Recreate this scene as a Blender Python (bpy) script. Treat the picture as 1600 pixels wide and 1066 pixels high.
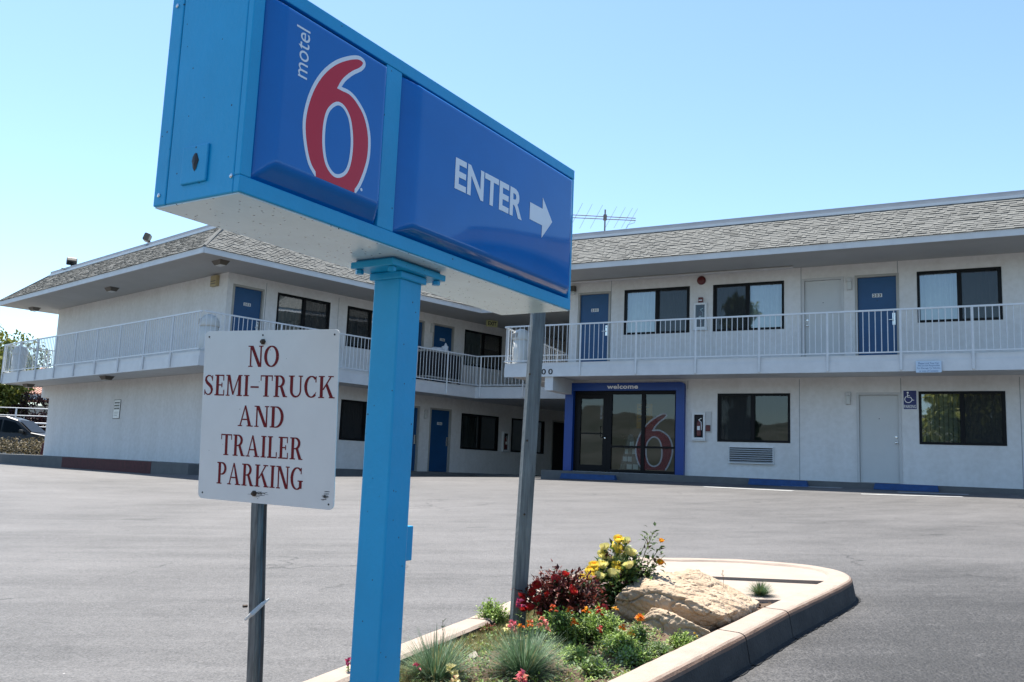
import bpy, bmesh, math, random
from mathutils import Vector, Matrix, noise
from mathutils.geometry import tessellate_polygon
R = math.radians
for o in list(bpy.data.objects): bpy.data.objects.remove(o)
SC = bpy.context.scene
COL = SC.collection
rnd = random.Random(7)

# ------------------------------------------------------------------ camera
PITCH, ROLL = 0.14096373, 0.04088495
F_PX = 1406.409
cd = bpy.data.cameras.new("camera"); cam = bpy.data.objects.new("camera", cd); COL.objects.link(cam)
cd.sensor_width = 36.0; cd.lens = F_PX / 1600 * 36.0; cd.clip_start = 0.05; cd.clip_end = 5000
c_, s_ = math.cos(ROLL), math.sin(ROLL)
r0 = Vector((1, 0, 0)); d0 = Vector((0, math.sin(PITCH), -math.cos(PITCH))); f0 = Vector((0, math.cos(PITCH), math.sin(PITCH)))
rr = r0 * c_ - d0 * s_; dd = r0 * s_ + d0 * c_
cam.matrix_world = Matrix(((rr.x, -dd.x, -f0.x, 0), (rr.y, -dd.y, -f0.y, 0), (rr.z, -dd.z, -f0.z, 0), (0, 0, 0, 1)))
SC.camera = cam

# ------------------------------------------------------------------ light
SUN_EL = R(67); SH = Vector((-0.5, 0.87)).normalized()
SUN = Vector((SH.x * math.cos(SUN_EL), SH.y * math.cos(SUN_EL), math.sin(SUN_EL)))
w = bpy.data.worlds.new("World"); SC.world = w; w.use_nodes = True
nt = w.node_tree; bg = nt.nodes['Background']
sky = nt.nodes.new('ShaderNodeTexSky'); sky.sky_type = 'NISHITA'; sky.sun_disc = False
sky.sun_elevation = SUN_EL; sky.sun_rotation = math.atan2(SH.x, SH.y)
sky.air_density = 1.0; sky.dust_density = 0.3; sky.ozone_density = 0.6
tint = nt.nodes.new('ShaderNodeMix'); tint.data_type = 'RGBA'; tint.blend_type = 'MULTIPLY'; tint.inputs[0].default_value = 1.0
tint.inputs[7].default_value = (0.90, 1.00, 1.05, 1)      # a cleaner, more cyan summer sky
nt.links.new(sky.outputs[0], tint.inputs[6]); nt.links.new(tint.outputs[2], bg.inputs[0]); bg.inputs[1].default_value = 0.105
sl = bpy.data.lights.new("sun", 'SUN'); sl.energy = 5.0; sl.angle = R(0.53); sl.color = (1, 0.955, 0.88)
so = bpy.data.objects.new("sun", sl); COL.objects.link(so); so.rotation_euler = SUN.to_track_quat('Z', 'Y').to_euler()
so.location = (0, 0, 40)
SC.view_settings.view_transform = 'Standard'; SC.view_settings.look = 'None'
SC.view_settings.exposure = 1.18; SC.view_settings.gamma = 1.0; SC.view_settings.use_curve_mapping = False
SC.render.engine = 'CYCLES'

# ------------------------------------------------------------------ materials
def nd(m, t, **k):
    n = m.node_tree.nodes.new(t)
    for a, b in k.items(): setattr(n, a, b)
    return n
def mat(name, col, rough=0.6, metal=0.0, spec=0.5, var=0.0, vscale=3.0, bump=0.0, bscale=40.0, col2=None, coat=0.0, detail=6, stretch=None):
    m = bpy.data.materials.new(name); m.use_nodes = True
    b = m.node_tree.nodes['Principled BSDF']; L = m.node_tree.links.new
    b.inputs['Base Color'].default_value = (*col, 1); b.inputs['Roughness'].default_value = rough
    b.inputs['Metallic'].default_value = metal; b.inputs['Specular IOR Level'].default_value = spec
    b.inputs['Coat Weight'].default_value = coat
    tc = None
    if var or bump:
        tc = nd(m, 'ShaderNodeTexCoord')
    if var:
        n = nd(m, 'ShaderNodeTexNoise'); n.inputs['Scale'].default_value = vscale; n.inputs['Detail'].default_value = detail
        n.inputs['Roughness'].default_value = 0.65
        if stretch:
            mp = nd(m, 'ShaderNodeMapping'); mp.inputs['Scale'].default_value = stretch; L(tc.outputs['Object'], mp.inputs[0]); L(mp.outputs[0], n.inputs['Vector'])
        else: L(tc.outputs['Object'], n.inputs['Vector'])
        mx = nd(m, 'ShaderNodeMix', data_type='RGBA'); rp = nd(m, 'ShaderNodeMapRange')
        rp.inputs['From Min'].default_value = 0.3; rp.inputs['From Max'].default_value = 0.7
        L(n.outputs[0], rp.inputs['Value']); L(rp.outputs[0], mx.inputs[0])
        c2 = col2 or tuple(c * (1 - var) for c in col)
        mx.inputs[6].default_value = (*col, 1); mx.inputs[7].default_value = (*c2, 1)
        L(mx.outputs[2], b.inputs['Base Color'])
    if bump:
        n = nd(m, 'ShaderNodeTexNoise'); n.inputs['Scale'].default_value = bscale; n.inputs['Detail'].default_value = 5
        L(tc.outputs['Object'], n.inputs['Vector'])
        bp = nd(m, 'ShaderNodeBump'); bp.inputs['Strength'].default_value = bump; bp.inputs['Distance'].default_value = 0.01
        L(n.outputs[0], bp.inputs['Height']); L(bp.outputs[0], b.inputs['Normal'])
    return m
def leafmat(name, col, var=0.35, rough=0.5, trans=0.25):
    m = bpy.data.materials.new(name); m.use_nodes = True
    b = m.node_tree.nodes['Principled BSDF']; L = m.node_tree.links.new
    b.inputs['Roughness'].default_value = rough; b.inputs['Specular IOR Level'].default_value = 0.35
    tc = nd(m, 'ShaderNodeTexCoord'); n = nd(m, 'ShaderNodeTexNoise'); n.inputs['Scale'].default_value = 23; n.inputs['Detail'].default_value = 1
    L(tc.outputs['Object'], n.inputs['Vector'])
    mx = nd(m, 'ShaderNodeMix', data_type='RGBA'); rp = nd(m, 'ShaderNodeMapRange')
    rp.inputs['From Min'].default_value = 0.3; rp.inputs['From Max'].default_value = 0.7
    L(n.outputs[0], rp.inputs['Value']); L(rp.outputs[0], mx.inputs[0])
    mx.inputs[6].default_value = (*[c * (1 - var) for c in col], 1); mx.inputs[7].default_value = (*[min(1, c * (1 + var)) for c in col], 1)
    L(mx.outputs[2], b.inputs['Base Color'])
    tr = nd(m, 'ShaderNodeBsdfTranslucent'); L(mx.outputs[2], tr.inputs[0])
    ms = nd(m, 'ShaderNodeMixShader'); ms.inputs[0].default_value = trans
    L(b.outputs[0], ms.inputs[1]); L(tr.outputs[0], ms.inputs[2]); L(ms.outputs[0], m.node_tree.nodes['Material Output'].inputs[0])
    return m
def glassmat(name, tint=(0.55, 0.6, 0.58), base=0.10, ior=1.55):
    m = bpy.data.materials.new(name); m.use_nodes = True; L = m.node_tree.links.new
    N = m.node_tree.nodes; N.remove(N['Principled BSDF'])
    tr = nd(m, 'ShaderNodeBsdfTransparent'); tr.inputs[0].default_value = (*tint, 1)
    gl = nd(m, 'ShaderNodeBsdfGlossy'); gl.inputs['Roughness'].default_value = 0.015; gl.inputs[0].default_value = (0.9, 0.95, 1, 1)
    fr = nd(m, 'ShaderNodeFresnel'); fr.inputs[0].default_value = ior
    ad = nd(m, 'ShaderNodeMath', operation='ADD'); ad.inputs[1].default_value = base
    tc = nd(m, 'ShaderNodeTexCoord'); n = nd(m, 'ShaderNodeTexNoise'); n.inputs['Scale'].default_value = 1.6; n.inputs['Detail'].default_value = 1
    L(tc.outputs['Object'], n.inputs['Vector']); bp = nd(m, 'ShaderNodeBump'); bp.inputs['Strength'].default_value = 0.04; bp.inputs['Distance'].default_value = 0.05
    L(n.outputs[0], bp.inputs['Height']); L(bp.outputs[0], gl.inputs['Normal'])
    L(fr.outputs[0], ad.inputs[0]); ms = nd(m, 'ShaderNodeMixShader')
    L(ad.outputs[0], ms.inputs[0]); L(tr.outputs[0], ms.inputs[1]); L(gl.outputs[0], ms.inputs[2]); L(ms.outputs[0], N['Material Output'].inputs[0])
    return m
def screenmat(name, col, op):
    m = bpy.data.materials.new(name); m.use_nodes = True; L = m.node_tree.links.new; N = m.node_tree.nodes
    b = N['Principled BSDF']; b.inputs['Base Color'].default_value = (*col, 1); b.inputs['Roughness'].default_value = 0.7
    tr = nd(m, 'ShaderNodeBsdfTransparent'); ms = nd(m, 'ShaderNodeMixShader'); ms.inputs[0].default_value = op
    L(tr.outputs[0], ms.inputs[1]); L(b.outputs[0], ms.inputs[2]); L(ms.outputs[0], N['Material Output'].inputs[0])
    return m

def wallmat(name, col, dirt):
    # painted stucco with faint blotches, rain streaks and trowel relief
    m = mat(name, col, 0.85, bump=0.45, bscale=55, spec=0.25)
    b = m.node_tree.nodes['Principled BSDF']; L = m.node_tree.links.new
    tc = nd(m, 'ShaderNodeTexCoord'); mp = nd(m, 'ShaderNodeMapping'); mp.inputs['Scale'].default_value = (2.2, 2.2, 0.35)
    n1 = nd(m, 'ShaderNodeTexNoise'); n1.inputs['Scale'].default_value = 0.9; n1.inputs['Detail'].default_value = 7
    L(tc.outputs['Object'], mp.inputs[0]); L(mp.outputs[0], n1.inputs['Vector'])
    n2 = nd(m, 'ShaderNodeTexNoise'); n2.inputs['Scale'].default_value = 9; n2.inputs['Detail'].default_value = 8
    L(tc.outputs['Object'], n2.inputs['Vector'])
    mu = nd(m, 'ShaderNodeMath', operation='ADD'); L(n1.outputs[0], mu.inputs[0]); L(n2.outputs[0], mu.inputs[1])
    rp = nd(m, 'ShaderNodeMapRange'); rp.inputs['From Min'].default_value = 0.75; rp.inputs['From Max'].default_value = 1.3
    L(mu.outputs[0], rp.inputs['Value'])
    mx = nd(m, 'ShaderNodeMix', data_type='RGBA'); mx.inputs[6].default_value = (*col, 1); mx.inputs[7].default_value = (*dirt, 1)
    L(rp.outputs[0], mx.inputs[0]); L(mx.outputs[2], b.inputs['Base Color'])
    return m

M = {}
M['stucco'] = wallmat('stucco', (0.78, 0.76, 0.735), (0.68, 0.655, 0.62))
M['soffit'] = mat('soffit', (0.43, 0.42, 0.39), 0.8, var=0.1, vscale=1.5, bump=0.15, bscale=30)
M['trim'] = mat('trim_paint', (0.68, 0.69, 0.69), 0.55, var=0.14, vscale=2.5, bump=0.08, bscale=25)
M['rail'] = mat('rail_paint', (0.72, 0.74, 0.75), 0.45, var=0.12, vscale=8)
M['joint'] = mat('joint_caulk', (0.30, 0.31, 0.32), 0.9)
M['flash'] = mat('flashing', (0.70, 0.70, 0.70), 0.4, var=0.08)
M['parapet'] = mat('parapet_metal', (0.36, 0.37, 0.39), 0.6, var=0.12)
for i, c in enumerate([(0.205, 0.205, 0.192), (0.18, 0.18, 0.17), (0.23, 0.23, 0.214), (0.16, 0.16, 0.15)]):
    M['sh%d' % i] = mat('shingle_tone', c, 0.95, spec=0.15, var=0.28, vscale=30, bump=0.6, bscale=160)
M['door_blue'] = mat('blue_door_paint', (0.008, 0.075, 0.20), 0.42, var=0.18, vscale=2)
M['door_white'] = mat('white_door_paint', (0.62, 0.62, 0.60), 0.5, var=0.06, vscale=2)
M['dframe'] = mat('door_frame_paint', (0.42, 0.40, 0.36), 0.55, var=0.15, vscale=4)
M['dframe_w'] = mat('pale_frame_paint', (0.60, 0.59, 0.57), 0.55, var=0.1, vscale=4)
M['chrome'] = mat('worn_chrome', (0.75, 0.75, 0.74), 0.25, 1.0)
M['black'] = mat('black_anodised', (0.005, 0.005, 0.006), 0.45, spec=0.18)
M['plate'] = mat('white_plastic', (0.75, 0.75, 0.74), 0.4)
M['ink'] = mat('black_ink', (0.01, 0.01, 0.012), 0.5)
M['glass'] = glassmat('window_glass', (0.62, 0.68, 0.66), 0.16)
M['glass_dk'] = glassmat('dark_window_glass', (0.42, 0.46, 0.45), 0.015)
M['glass_lobby'] = glassmat('lobby_glass', (0.62, 0.68, 0.66), 0.015)
M['screen'] = screenmat('insect_screen', (0.02, 0.022, 0.024), 0.55)
M['curtain'] = mat('sheer_curtain', (0.80, 0.83, 0.84), 0.9, var=0.1, vscale=5)
M['curtain_dk'] = mat('grey_curtain', (0.24, 0.29, 0.30), 0.9, var=0.15, vscale=5)
M['blind'] = mat('vertical_blind', (0.34, 0.36, 0.32), 0.7)
M['blind_dk'] = mat('dark_blind', (0.085, 0.10, 0.085), 0.7)
M['entblue'] = mat('entrance_blue_paint', (0.001, 0.048, 0.27), 0.38, var=0.1, vscale=2)
M['white'] = mat('white_vinyl', (0.88, 0.88, 0.88), 0.45)
M['red6'] = screenmat('red_window_film', (0.20, 0.03, 0.035), 0.55)
M['white6'] = screenmat('white_window_film', (0.50, 0.52, 0.53), 0.5)
M['lobby_wall'] = mat('lobby_wall', (0.55, 0.56, 0.54), 0.9)
M['lobby_floor'] = mat('lobby_floor', (0.20, 0.19, 0.17), 0.4)
M['amber'] = mat('amber_notice', (0.42, 0.20, 0.03), 0.6, var=0.3, vscale=9)
M['rackdk'] = mat('leaflet_rack', (0.03, 0.05, 0.07), 0.5, var=0.5, vscale=18, col2=(0.16, 0.18, 0.19))
M['red'] = mat('red_enamel', (0.11, 0.010, 0.010), 0.35)
M['redk'] = mat('red_kerb_paint', (0.10, 0.018, 0.018), 0.8, var=0.5, vscale=12, bump=0.3)
M['bluek'] = mat('blue_kerb_paint', (0.010, 0.06, 0.19), 0.7, var=0.35, vscale=9, bump=0.3)
M['brownlamp'] = mat('brown_lamp_metal', (0.10, 0.085, 0.065), 0.5, var=0.2)
M['tan'] = mat('tan_box_paint', (0.46, 0.37, 0.20), 0.6, var=0.12)
M['domew'] = mat('white_dome_plastic', (0.66, 0.66, 0.62), 0.5, var=0.12, vscale=4)
M['cartdk'] = mat('cart_black_fabric', (0.012, 0.012, 0.015), 0.8)
M['towel'] = mat('white_towel', (0.72, 0.75, 0.80), 0.95, bump=0.4, bscale=60)
M['galv'] = mat('galvanised_steel', (0.33, 0.36, 0.37), 0.45, 0.75, var=0.45, vscale=14)
M['galvdk'] = mat('dull_galvanised_steel', (0.24, 0.26, 0.27), 0.45, 0.7, var=0.72, vscale=5, detail=9, stretch=(16, 16, 1.2))
M['postgrey'] = mat('weathered_grey_post', (0.20, 0.22, 0.22), 0.7, var=0.62, vscale=5, bump=0.3, bscale=30, stretch=(14, 14, 0.9), detail=9)
M['alum'] = mat('louvre_aluminium', (0.62, 0.64, 0.65), 0.4, 0.35)
M['signblue'] = mat('cabinet_blue_paint', (0.002, 0.37, 0.68), 0.38, var=0.16, vscale=3.0, bump=0.10, bscale=60)
M['panelblue'] = mat('panel_blue_plastic', (0.001, 0.165, 0.52), 0.05, var=0.10, vscale=4, spec=0.42)
M['panelred'] = mat('panel_red_film', (0.66, 0.012, 0.03), 0.14, spec=0.4)
M['panelwhite'] = mat('panel_white_film', (0.86, 0.88, 0.90), 0.2)
M['signwhite'] = mat('faded_white_sheet', (0.76, 0.75, 0.715), 0.35, var=0.08, vscale=5, spec=0.5)
M['letter'] = mat('dark_red_lettering', (0.17, 0.008, 0.011), 0.6, spec=0.25)
M['rust'] = mat('rusty_bolt', (0.10, 0.07, 0.05), 0.7, 0.4, var=0.4, vscale=50)
M['plastic'] = screenmat('clear_tie', (0.6, 0.62, 0.62), 0.7)

# ------------------------------------------------------------------ mesh builder
class MB:
    def __init__(s): s.v = []; s.f = []; s.m = []; s.mats = []
    def mi(s, m):
        if m not in s.mats: s.mats.append(m)
        return s.mats.index(m)
    def add(s, vs, fs, m, T=None):
        k = len(s.v); i = s.mi(m)
        for p in vs:
            p = Vector(p); s.v.append(tuple(T @ p) if T is not None else tuple(p))
        for f in fs: s.f.append(tuple(a + k for a in f)); s.m.append(i)
        return s
    def box(s, a, b, m, T=None):
        x0, y0, z0 = a; x1, y1, z1 = b
        vs = [(x0, y0, z0), (x1, y0, z0), (x1, y1, z0), (x0, y1, z0), (x0, y0, z1), (x1, y0, z1), (x1, y1, z1), (x0, y1, z1)]
        return s.add(vs, [(0, 3, 2, 1), (4, 5, 6, 7), (0, 1, 5, 4), (1, 2, 6, 5), (2, 3, 7, 6), (3, 0, 4, 7)], m, T)
    def bbox(s, a, b, m, r=0.01, T=None):   # box with chamfered edges
        bm = bmesh.new(); bmesh.ops.create_cube(bm, size=1)
        c = [(a[i] + b[i]) / 2 for i in range(3)]; d = [abs(b[i] - a[i]) for i in range(3)]
        for v in bm.verts: v.co = Vector((c[0] + v.co.x * d[0], c[1] + v.co.y * d[1], c[2] + v.co.z * d[2]))
        bmesh.ops.bevel(bm, geom=bm.edges[:], offset=min(r, min(d) * 0.45), segments=2, affect='EDGES', profile=0.5)
        s.bm(bm, m, T); bm.free(); return s
    def bm(s, bm, m, T=None):
        bm.verts.index_update()
        return s.add([v.co.copy() for v in bm.verts], [[v.index for v in f.verts] for f in bm.faces], m, T)
    def prism(s, poly, z0, z1, m, T=None, ztop=None, zbot=None):   # poly CCW seen from above
        n = len(poly)
        zb = zbot or (lambda x, y: z0); zt = ztop or (lambda x, y: z1)
        vs = [(x, y, zb(x, y)) for x, y in poly] + [(x, y, zt(x, y)) for x, y in poly]
        fs = [(i, (i + 1) % n, n + (i + 1) % n, n + i) for i in range(n)]
        for t in tessellate_polygon([[Vector((x, y, 0)) for x, y in poly]]):
            a, b, c = t; A, B, C = [Vector(poly[q]) for q in (a, b, c)]
            if (B - A).cross(C - A) < 0: b, c = c, b
            fs.append((n + a, n + b, n + c)); fs.append((a, c, b))
        return s.add(vs, fs, m, T)
    def tube(s, pts, rad, m, n=8, cap=True, T=None):
        pts = [Vector(p) for p in pts]; k = len(pts); vs = []; fs = []
        rads = rad if isinstance(rad, (list, tuple)) else [rad] * k
        up = Vector((0, 0, 1))
        for i, p in enumerate(pts):
            t = (pts[min(i + 1, k - 1)] - pts[max(i - 1, 0)]).normalized()
            a = t.cross(up)
            if a.length < 1e-3: a = t.cross(Vector((1, 0, 0)))
            a.normalize(); b = t.cross(a)
            for j in range(n):
                q = 2 * math.pi * (j + 0.5) / n
                vs.append(p + a * math.cos(q) * rads[i] + b * math.sin(q) * rads[i])
        for i in range(k - 1):
            for j in range(n):
                fs.append((i * n + j, i * n + (j + 1) % n, (i + 1) * n + (j + 1) % n, (i + 1) * n + j))
        if cap: fs += [tuple(range(n - 1, -1, -1)), tuple(range((k - 1) * n, k * n))]
        return s.add(vs, fs, m, T)
    def lathe(s, prof, m, n=20, T=None):
        vs = []; fs = []; k = len(prof)
        for r, z in prof:
            for j in range(n):
                a = 2 * math.pi * j / n; vs.append((r * math.cos(a), r * math.sin(a), z))
        for i in range(k - 1):
            for j in range(n): fs.append((i * n + j, i * n + (j + 1) % n, (i + 1) * n + (j + 1) % n, (i + 1) * n + j))
        fs += [tuple(range(n - 1, -1, -1)), tuple(range((k - 1) * n, k * n))]
        return s.add(vs, fs, m, T)
    def flat(s, poly, y, m, T=None):       # polygon (x,z) facing -y at depth y
        n = len(poly); fs = []
        for t in tessellate_polygon([[Vector((x, z, 0)) for x, z in poly]]):
            a, b, c = t; A, B, C = [Vector(poly[q]) for q in (a, b, c)]
            if (B - A).cross(C - A) < 0: b, c = c, b
            fs.append((a, b, c))
        return s.add([(x, y, z) for x, z in poly], fs, m, T)
    def mesh(s, name, smooth=False):
        me = bpy.data.meshes.new(name); me.from_pydata(s.v, [], s.f)
        for m in s.mats: me.materials.append(m)
        me.polygons.foreach_set('material_index', s.m)
        if smooth: me.polygons.foreach_set('use_smooth', [True] * len(s.f))
        me.update(); return me
    def build(s, name, parent=None, smooth=False, mw=None):
        return place(name, s.mesh(name, smooth), parent, mw)
def wm(o):
    m = o.matrix_basis.copy(); p = o.parent
    while p is not None: m = p.matrix_basis @ m; p = p.parent
    return m
def place(name, me, parent=None, mw=None):
    o = bpy.data.objects.new(name, me); COL.objects.link(o)
    if parent is not None:
        o.parent = parent
        if mw is None and parent.name == 'motel_building': mw = Matrix.Identity(4)
    if mw is not None: o.matrix_basis = (wm(parent).inverted() @ mw) if parent is not None else mw
    return o
def tag(o, label, cat, group=None, kind=None):
    if label: o['label'] = label
    if cat: o['category'] = cat
    if group: o['group'] = group
    if kind: o['kind'] = kind
    return o
def empty(name, label, cat, mw, group=None):
    o = bpy.data.objects.new(name, None); COL.objects.link(o); o.empty_display_size = 0.2
    o.matrix_basis = mw; return tag(o, label, cat, group)
def struct(o): o['kind'] = 'structure'; return o
def copy_tree(o, parent=None):
    c = o.copy(); COL.objects.link(c); c.parent = parent
    for ch in list(o.children): copy_tree(ch, c)
    return c
def TR(x, y, z, rz=0.0): return Matrix.Translation((x, y, z)) @ Matrix.Rotation(rz, 4, 'Z')
_tc = {}
def text_geo(txt, bold=0.0, spacing=1.0):
    k = (txt, bold, spacing)
    if k in _tc: return _tc[k]
    c = bpy.data.curves.new('t', 'FONT'); c.body = txt; c.size = 1.0; c.offset = bold; c.resolution_u = 4; c.space_character = spacing
    o = bpy.data.objects.new('t', c); COL.objects.link(o)
    dg = bpy.context.evaluated_depsgraph_get(); dg.update()
    me = bpy.data.meshes.new_from_object(o.evaluated_get(dg))
    vs = [v.co.copy() for v in me.vertices]; fs = [tuple(p.vertices) for p in me.polygons]
    bpy.data.objects.remove(o); bpy.data.curves.remove(c); bpy.data.meshes.remove(me)
    _tc[k] = (vs, fs); return vs, fs
def text_fit(mb, txt, x0, z0, x1, z1, y, m, T=None, bold=0.0, spacing=1.0, shear=0.0):
    vs, fs = text_geo(txt, bold, spacing)
    ax = min(v.x for v in vs); bx = max(v.x for v in vs); ay = min(v.y for v in vs); by = max(v.y for v in vs)
    q = [(x0 + (v.x - ax) / (bx - ax) * (x1 - x0) + shear * (v.y - ay), y, z0 + (v.y - ay) / (by - ay) * (z1 - z0)) for v in vs]
    mb.add(q, fs, m, T)

# ------------------------------------------------------------------ surveyed frames (x along wall, -y outwards, z up)
U = Vector((0.67987009, 0.73333258)); V = Vector((-0.73333258, 0.67987009))
CC = Vector((-7.7854, 24.0565)); RP = Vector((4.532, 23.1261))
WR = Vector((0.87519692, -0.48376683)); WN = Vector((-0.48376683, -0.87519692))
ZL, ZR = -0.1989, 0.0165
OV, EV = 1.3254, 1.6144
FLF = TR(CC.x, CC.y, ZL, math.atan2(U.y, U.x))
FLE = TR(CC.x, CC.y, ZL, math.atan2(-V.y, -V.x))
FRW = TR(RP.x, RP.y, ZR, math.atan2(WR.y, WR.x))
RWL = -3.38                                    # left end of the right wing wall
RE0 = RP + WR * RWL
def L2(Fm, x, y): p = Fm @ Vector((x, y, 0)); return (p.x, p.y)

def gz(x, y):
    return -1.106 + 0.028 * max(-9, min(14, x)) + 0.039 * max(-14, min(22.0, y))
FRE = TR(RE0.x, RE0.y, ZR, math.atan2(WN.y, WN.x))      # right wing's end wall: x towards the camera, y into the building
def lin(p, d, q, e):                                   # intersection of 2D lines
    k = d.x * -e.y + d.y * e.x
    s = ((q.x - p.x) * -e.y + (q.y - p.y) * e.x) / k
    return p + d * s

# ------------------------------------------------------------------ ground
def asphalt():
    m = bpy.data.materials.new('worn_asphalt'); m.use_nodes = True; L = m.node_tree.links.new
    b = m.node_tree.nodes['Principled BSDF']; b.inputs['Roughness'].default_value = 0.68; b.inputs['Specular IOR Level'].default_value = 0.5
    tc = nd(m, 'ShaderNodeTexCoord')
    def noi(scale, sc, det=6, dist=0.0, rot=0.0, ro=0.6):
        mp = nd(m, 'ShaderNodeMapping'); mp.inputs['Scale'].default_value = sc; mp.inputs['Rotation'].default_value = (0, 0, rot)
        n = nd(m, 'ShaderNodeTexNoise'); n.inputs['Scale'].default_value = scale; n.inputs['Detail'].default_value = det
        n.inputs['Distortion'].default_value = dist; n.inputs['Roughness'].default_value = ro
        L(tc.outputs['Object'], mp.inputs[0]); L(mp.outputs[0], n.inputs['Vector']); return n.outputs[0]
    def rng(v, a, b_, c, d):
        r = nd(m, 'ShaderNodeMapRange'); r.inputs[1].default_value = a; r.inputs[2].default_value = b_; r.inputs[3].default_value = c; r.inputs[4].default_value = d
        L(v, r.inputs[0]); return r.outputs[0]
    def op(o, a, b_):
        k = nd(m, 'ShaderNodeMath', operation=o)
        for i, q in enumerate((a, b_)):
            if isinstance(q, (int, float)): k.inputs[i].default_value = q
            else: L(q, k.inputs[i])
        return k.outputs[0]
    big = rng(noi(0.16, (1, 1, 1), 4, 0.6), 0.35, 0.65, -0.018, 0.018)
    streak = rng(noi(1.1, (0.22, 1.1, 1), 9, 1.8, R(24)), 0.3, 0.7, -0.010, 0.010)
    streak2 = rng(noi(6.0, (0.05, 1.2, 1), 6, 0.9, R(12)), 0.3, 0.7, -0.008, 0.008)
    mid = rng(noi(2.2, (1, 1, 1), 8, 0.3), 0.3, 0.7, -0.010, 0.010)
    fine = rng(noi(90, (1, 1, 1), 3), 0.25, 0.75, -0.055, 0.055)
    spk = rng(noi(60, (1, 1, 1), 2), 0.70, 0.76, 0.0, 0.30)
    spk = op('MULTIPLY', spk, rng(noi(1.1, (1, 1, 1), 3), 0.50, 0.66, 0.0, 1.0))
    scuff = op('MULTIPLY', rng(noi(3.1, (0.5, 2, 1), 8, 1.5, R(20)), 0.60, 0.74, 0.0, 0.06), rng(noi(0.45, (1, 1, 1), 2), 0.52, 0.62, 0, 1))
    # faint circular tyre sweeps
    sx = nd(m, 'ShaderNodeMapping'); sx.inputs['Location'].default_value = (5.0, -27.0, 0)
    L(tc.outputs['Object'], sx.inputs[0])
    wv = nd(m, 'ShaderNodeTexWave', wave_type='RINGS', rings_direction='Z'); wv.inputs['Scale'].default_value = 0.55; wv.inputs['Distortion'].default_value = 3.5
    wv.inputs['Detail'].default_value = 4; wv.inputs['Detail Scale'].default_value = 0.6
    L(sx.outputs[0], wv.inputs['Vector']); ring = rng(wv.outputs['Fac'], 0, 1, -0.003, 0.003)
    # unswept, darker coarse surface on the drive to the right of the island
    sp = nd(m, 'ShaderNodeSeparateXYZ'); L(tc.outputs['Object'], sp.inputs[0])
    e = op('ADD', op('MULTIPLY', sp.outputs[0], 1.0), op('MULTIPLY', sp.outputs[1], -0.42))
    e = op('ADD', e, rng(noi(0.8, (1, 1, 1), 4), 0.3, 0.7, -0.5, 0.5))
    dark = rng(e, -1.4, 0.1, 0.0, -0.057)
    near = op('MULTIPLY', rng(sp.outputs[1], 5.8, 8.5, 1.0, 0.0), 1.0)
    dark = op('MULTIPLY', dark, near)
    pl = nd(m, 'ShaderNodeVectorMath', operation='LENGTH'); L(sx.outputs[0], pl.inputs[0])
    sp2 = nd(m, 'ShaderNodeSeparateXYZ'); L(sx.outputs[0], sp2.inputs[0])
    an = op('ARCTAN2', sp2.outputs[1], sp2.outputs[0])
    pc = nd(m, 'ShaderNodeCombineXYZ'); L(op('MULTIPLY', pl.outputs['Value'], 1.0), pc.inputs[0]); L(op('MULTIPLY', an, 2.2), pc.inputs[1])
    pn_ = nd(m, 'ShaderNodeTexNoise'); pn_.inputs['Scale'].default_value = 1.5; pn_.inputs['Detail'].default_value = 9; pn_.inputs['Roughness'].default_value = 0.68; pn_.inputs['Distortion'].default_value = 0.4
    L(pc.outputs[0], pn_.inputs['Vector']); polar = rng(pn_.outputs[0], 0.3, 0.7, -0.015, 0.015)
    grain = rng(noi(28, (1, 1, 1), 4), 0.3, 0.7, -0.016, 0.016)
    drip = op('MULTIPLY', rng(noi(1.7, (1, 1, 1), 3, 0.4), 0.66, 0.72, 0.0, -0.03), rng(noi(0.35, (1, 1, 1), 2), 0.5, 0.6, 0.0, 1.0))
    tyre = op('MULTIPLY', rng(noi(2.6, (0.03, 1.0, 1), 3, 0.25, R(17)), 0.60, 0.66, 0.0, -0.014), rng(noi(0.25, (1, 1, 1), 2), 0.45, 0.6, 0.0, 1.0))
    polar = op('ADD', polar, op('ADD', drip, tyre))
    v = op('ADD', op('ADD', 0.080, polar), op('ADD', grain, big))
    for q in (streak, streak2, mid, fine, spk, scuff, dark): v = op('ADD', v, q)
    vo = nd(m, 'ShaderNodeTexVoronoi', feature='DISTANCE_TO_EDGE'); vo.inputs['Scale'].default_value = 0.22
    dn = nd(m, 'ShaderNodeTexNoise'); dn.inputs['Scale'].default_value = 1.4; dn.inputs['Detail'].default_value = 6; L(tc.outputs['Object'], dn.inputs['Vector'])
    va = nd(m, 'ShaderNodeVectorMath', operation='ADD'); L(tc.outputs['Object'], va.inputs[0]); L(dn.outputs['Color'], va.inputs[1]); L(va.outputs[0], vo.inputs['Vector'])
    crk = op('MULTIPLY', rng(vo.outputs['Distance'], 0.0015, 0.004, -0.05, 0.0), rng(noi(0.5, (1, 1, 1), 3), 0.50, 0.58, 0.0, 1.0))
    v = op('ADD', v, crk)
    pits = op('MULTIPLY', rng(noi(48, (1, 1, 1), 2), 0.58, 0.66, 0.0, 1.0), dark)
    v = op('ADD', v, op('MULTIPLY', pits, 1.2))
    lump = op('MULTIPLY', op('MULTIPLY', dark, -28.0), noi(38, (1, 1, 1), 2))
    v = op('MAXIMUM', v, 0.014)
    cc = nd(m, 'ShaderNodeCombineColor'); L(op('MULTIPLY', v, 1.06), cc.inputs[0]); L(v, cc.inputs[1]); L(op('MULTIPLY', v, 0.965), cc.inputs[2])
    L(cc.outputs[0], b.inputs['Base Color'])
    h = op('ADD', lump, op('MULTIPLY', noi(70, (1, 1, 1), 3), 1.0))
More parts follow.
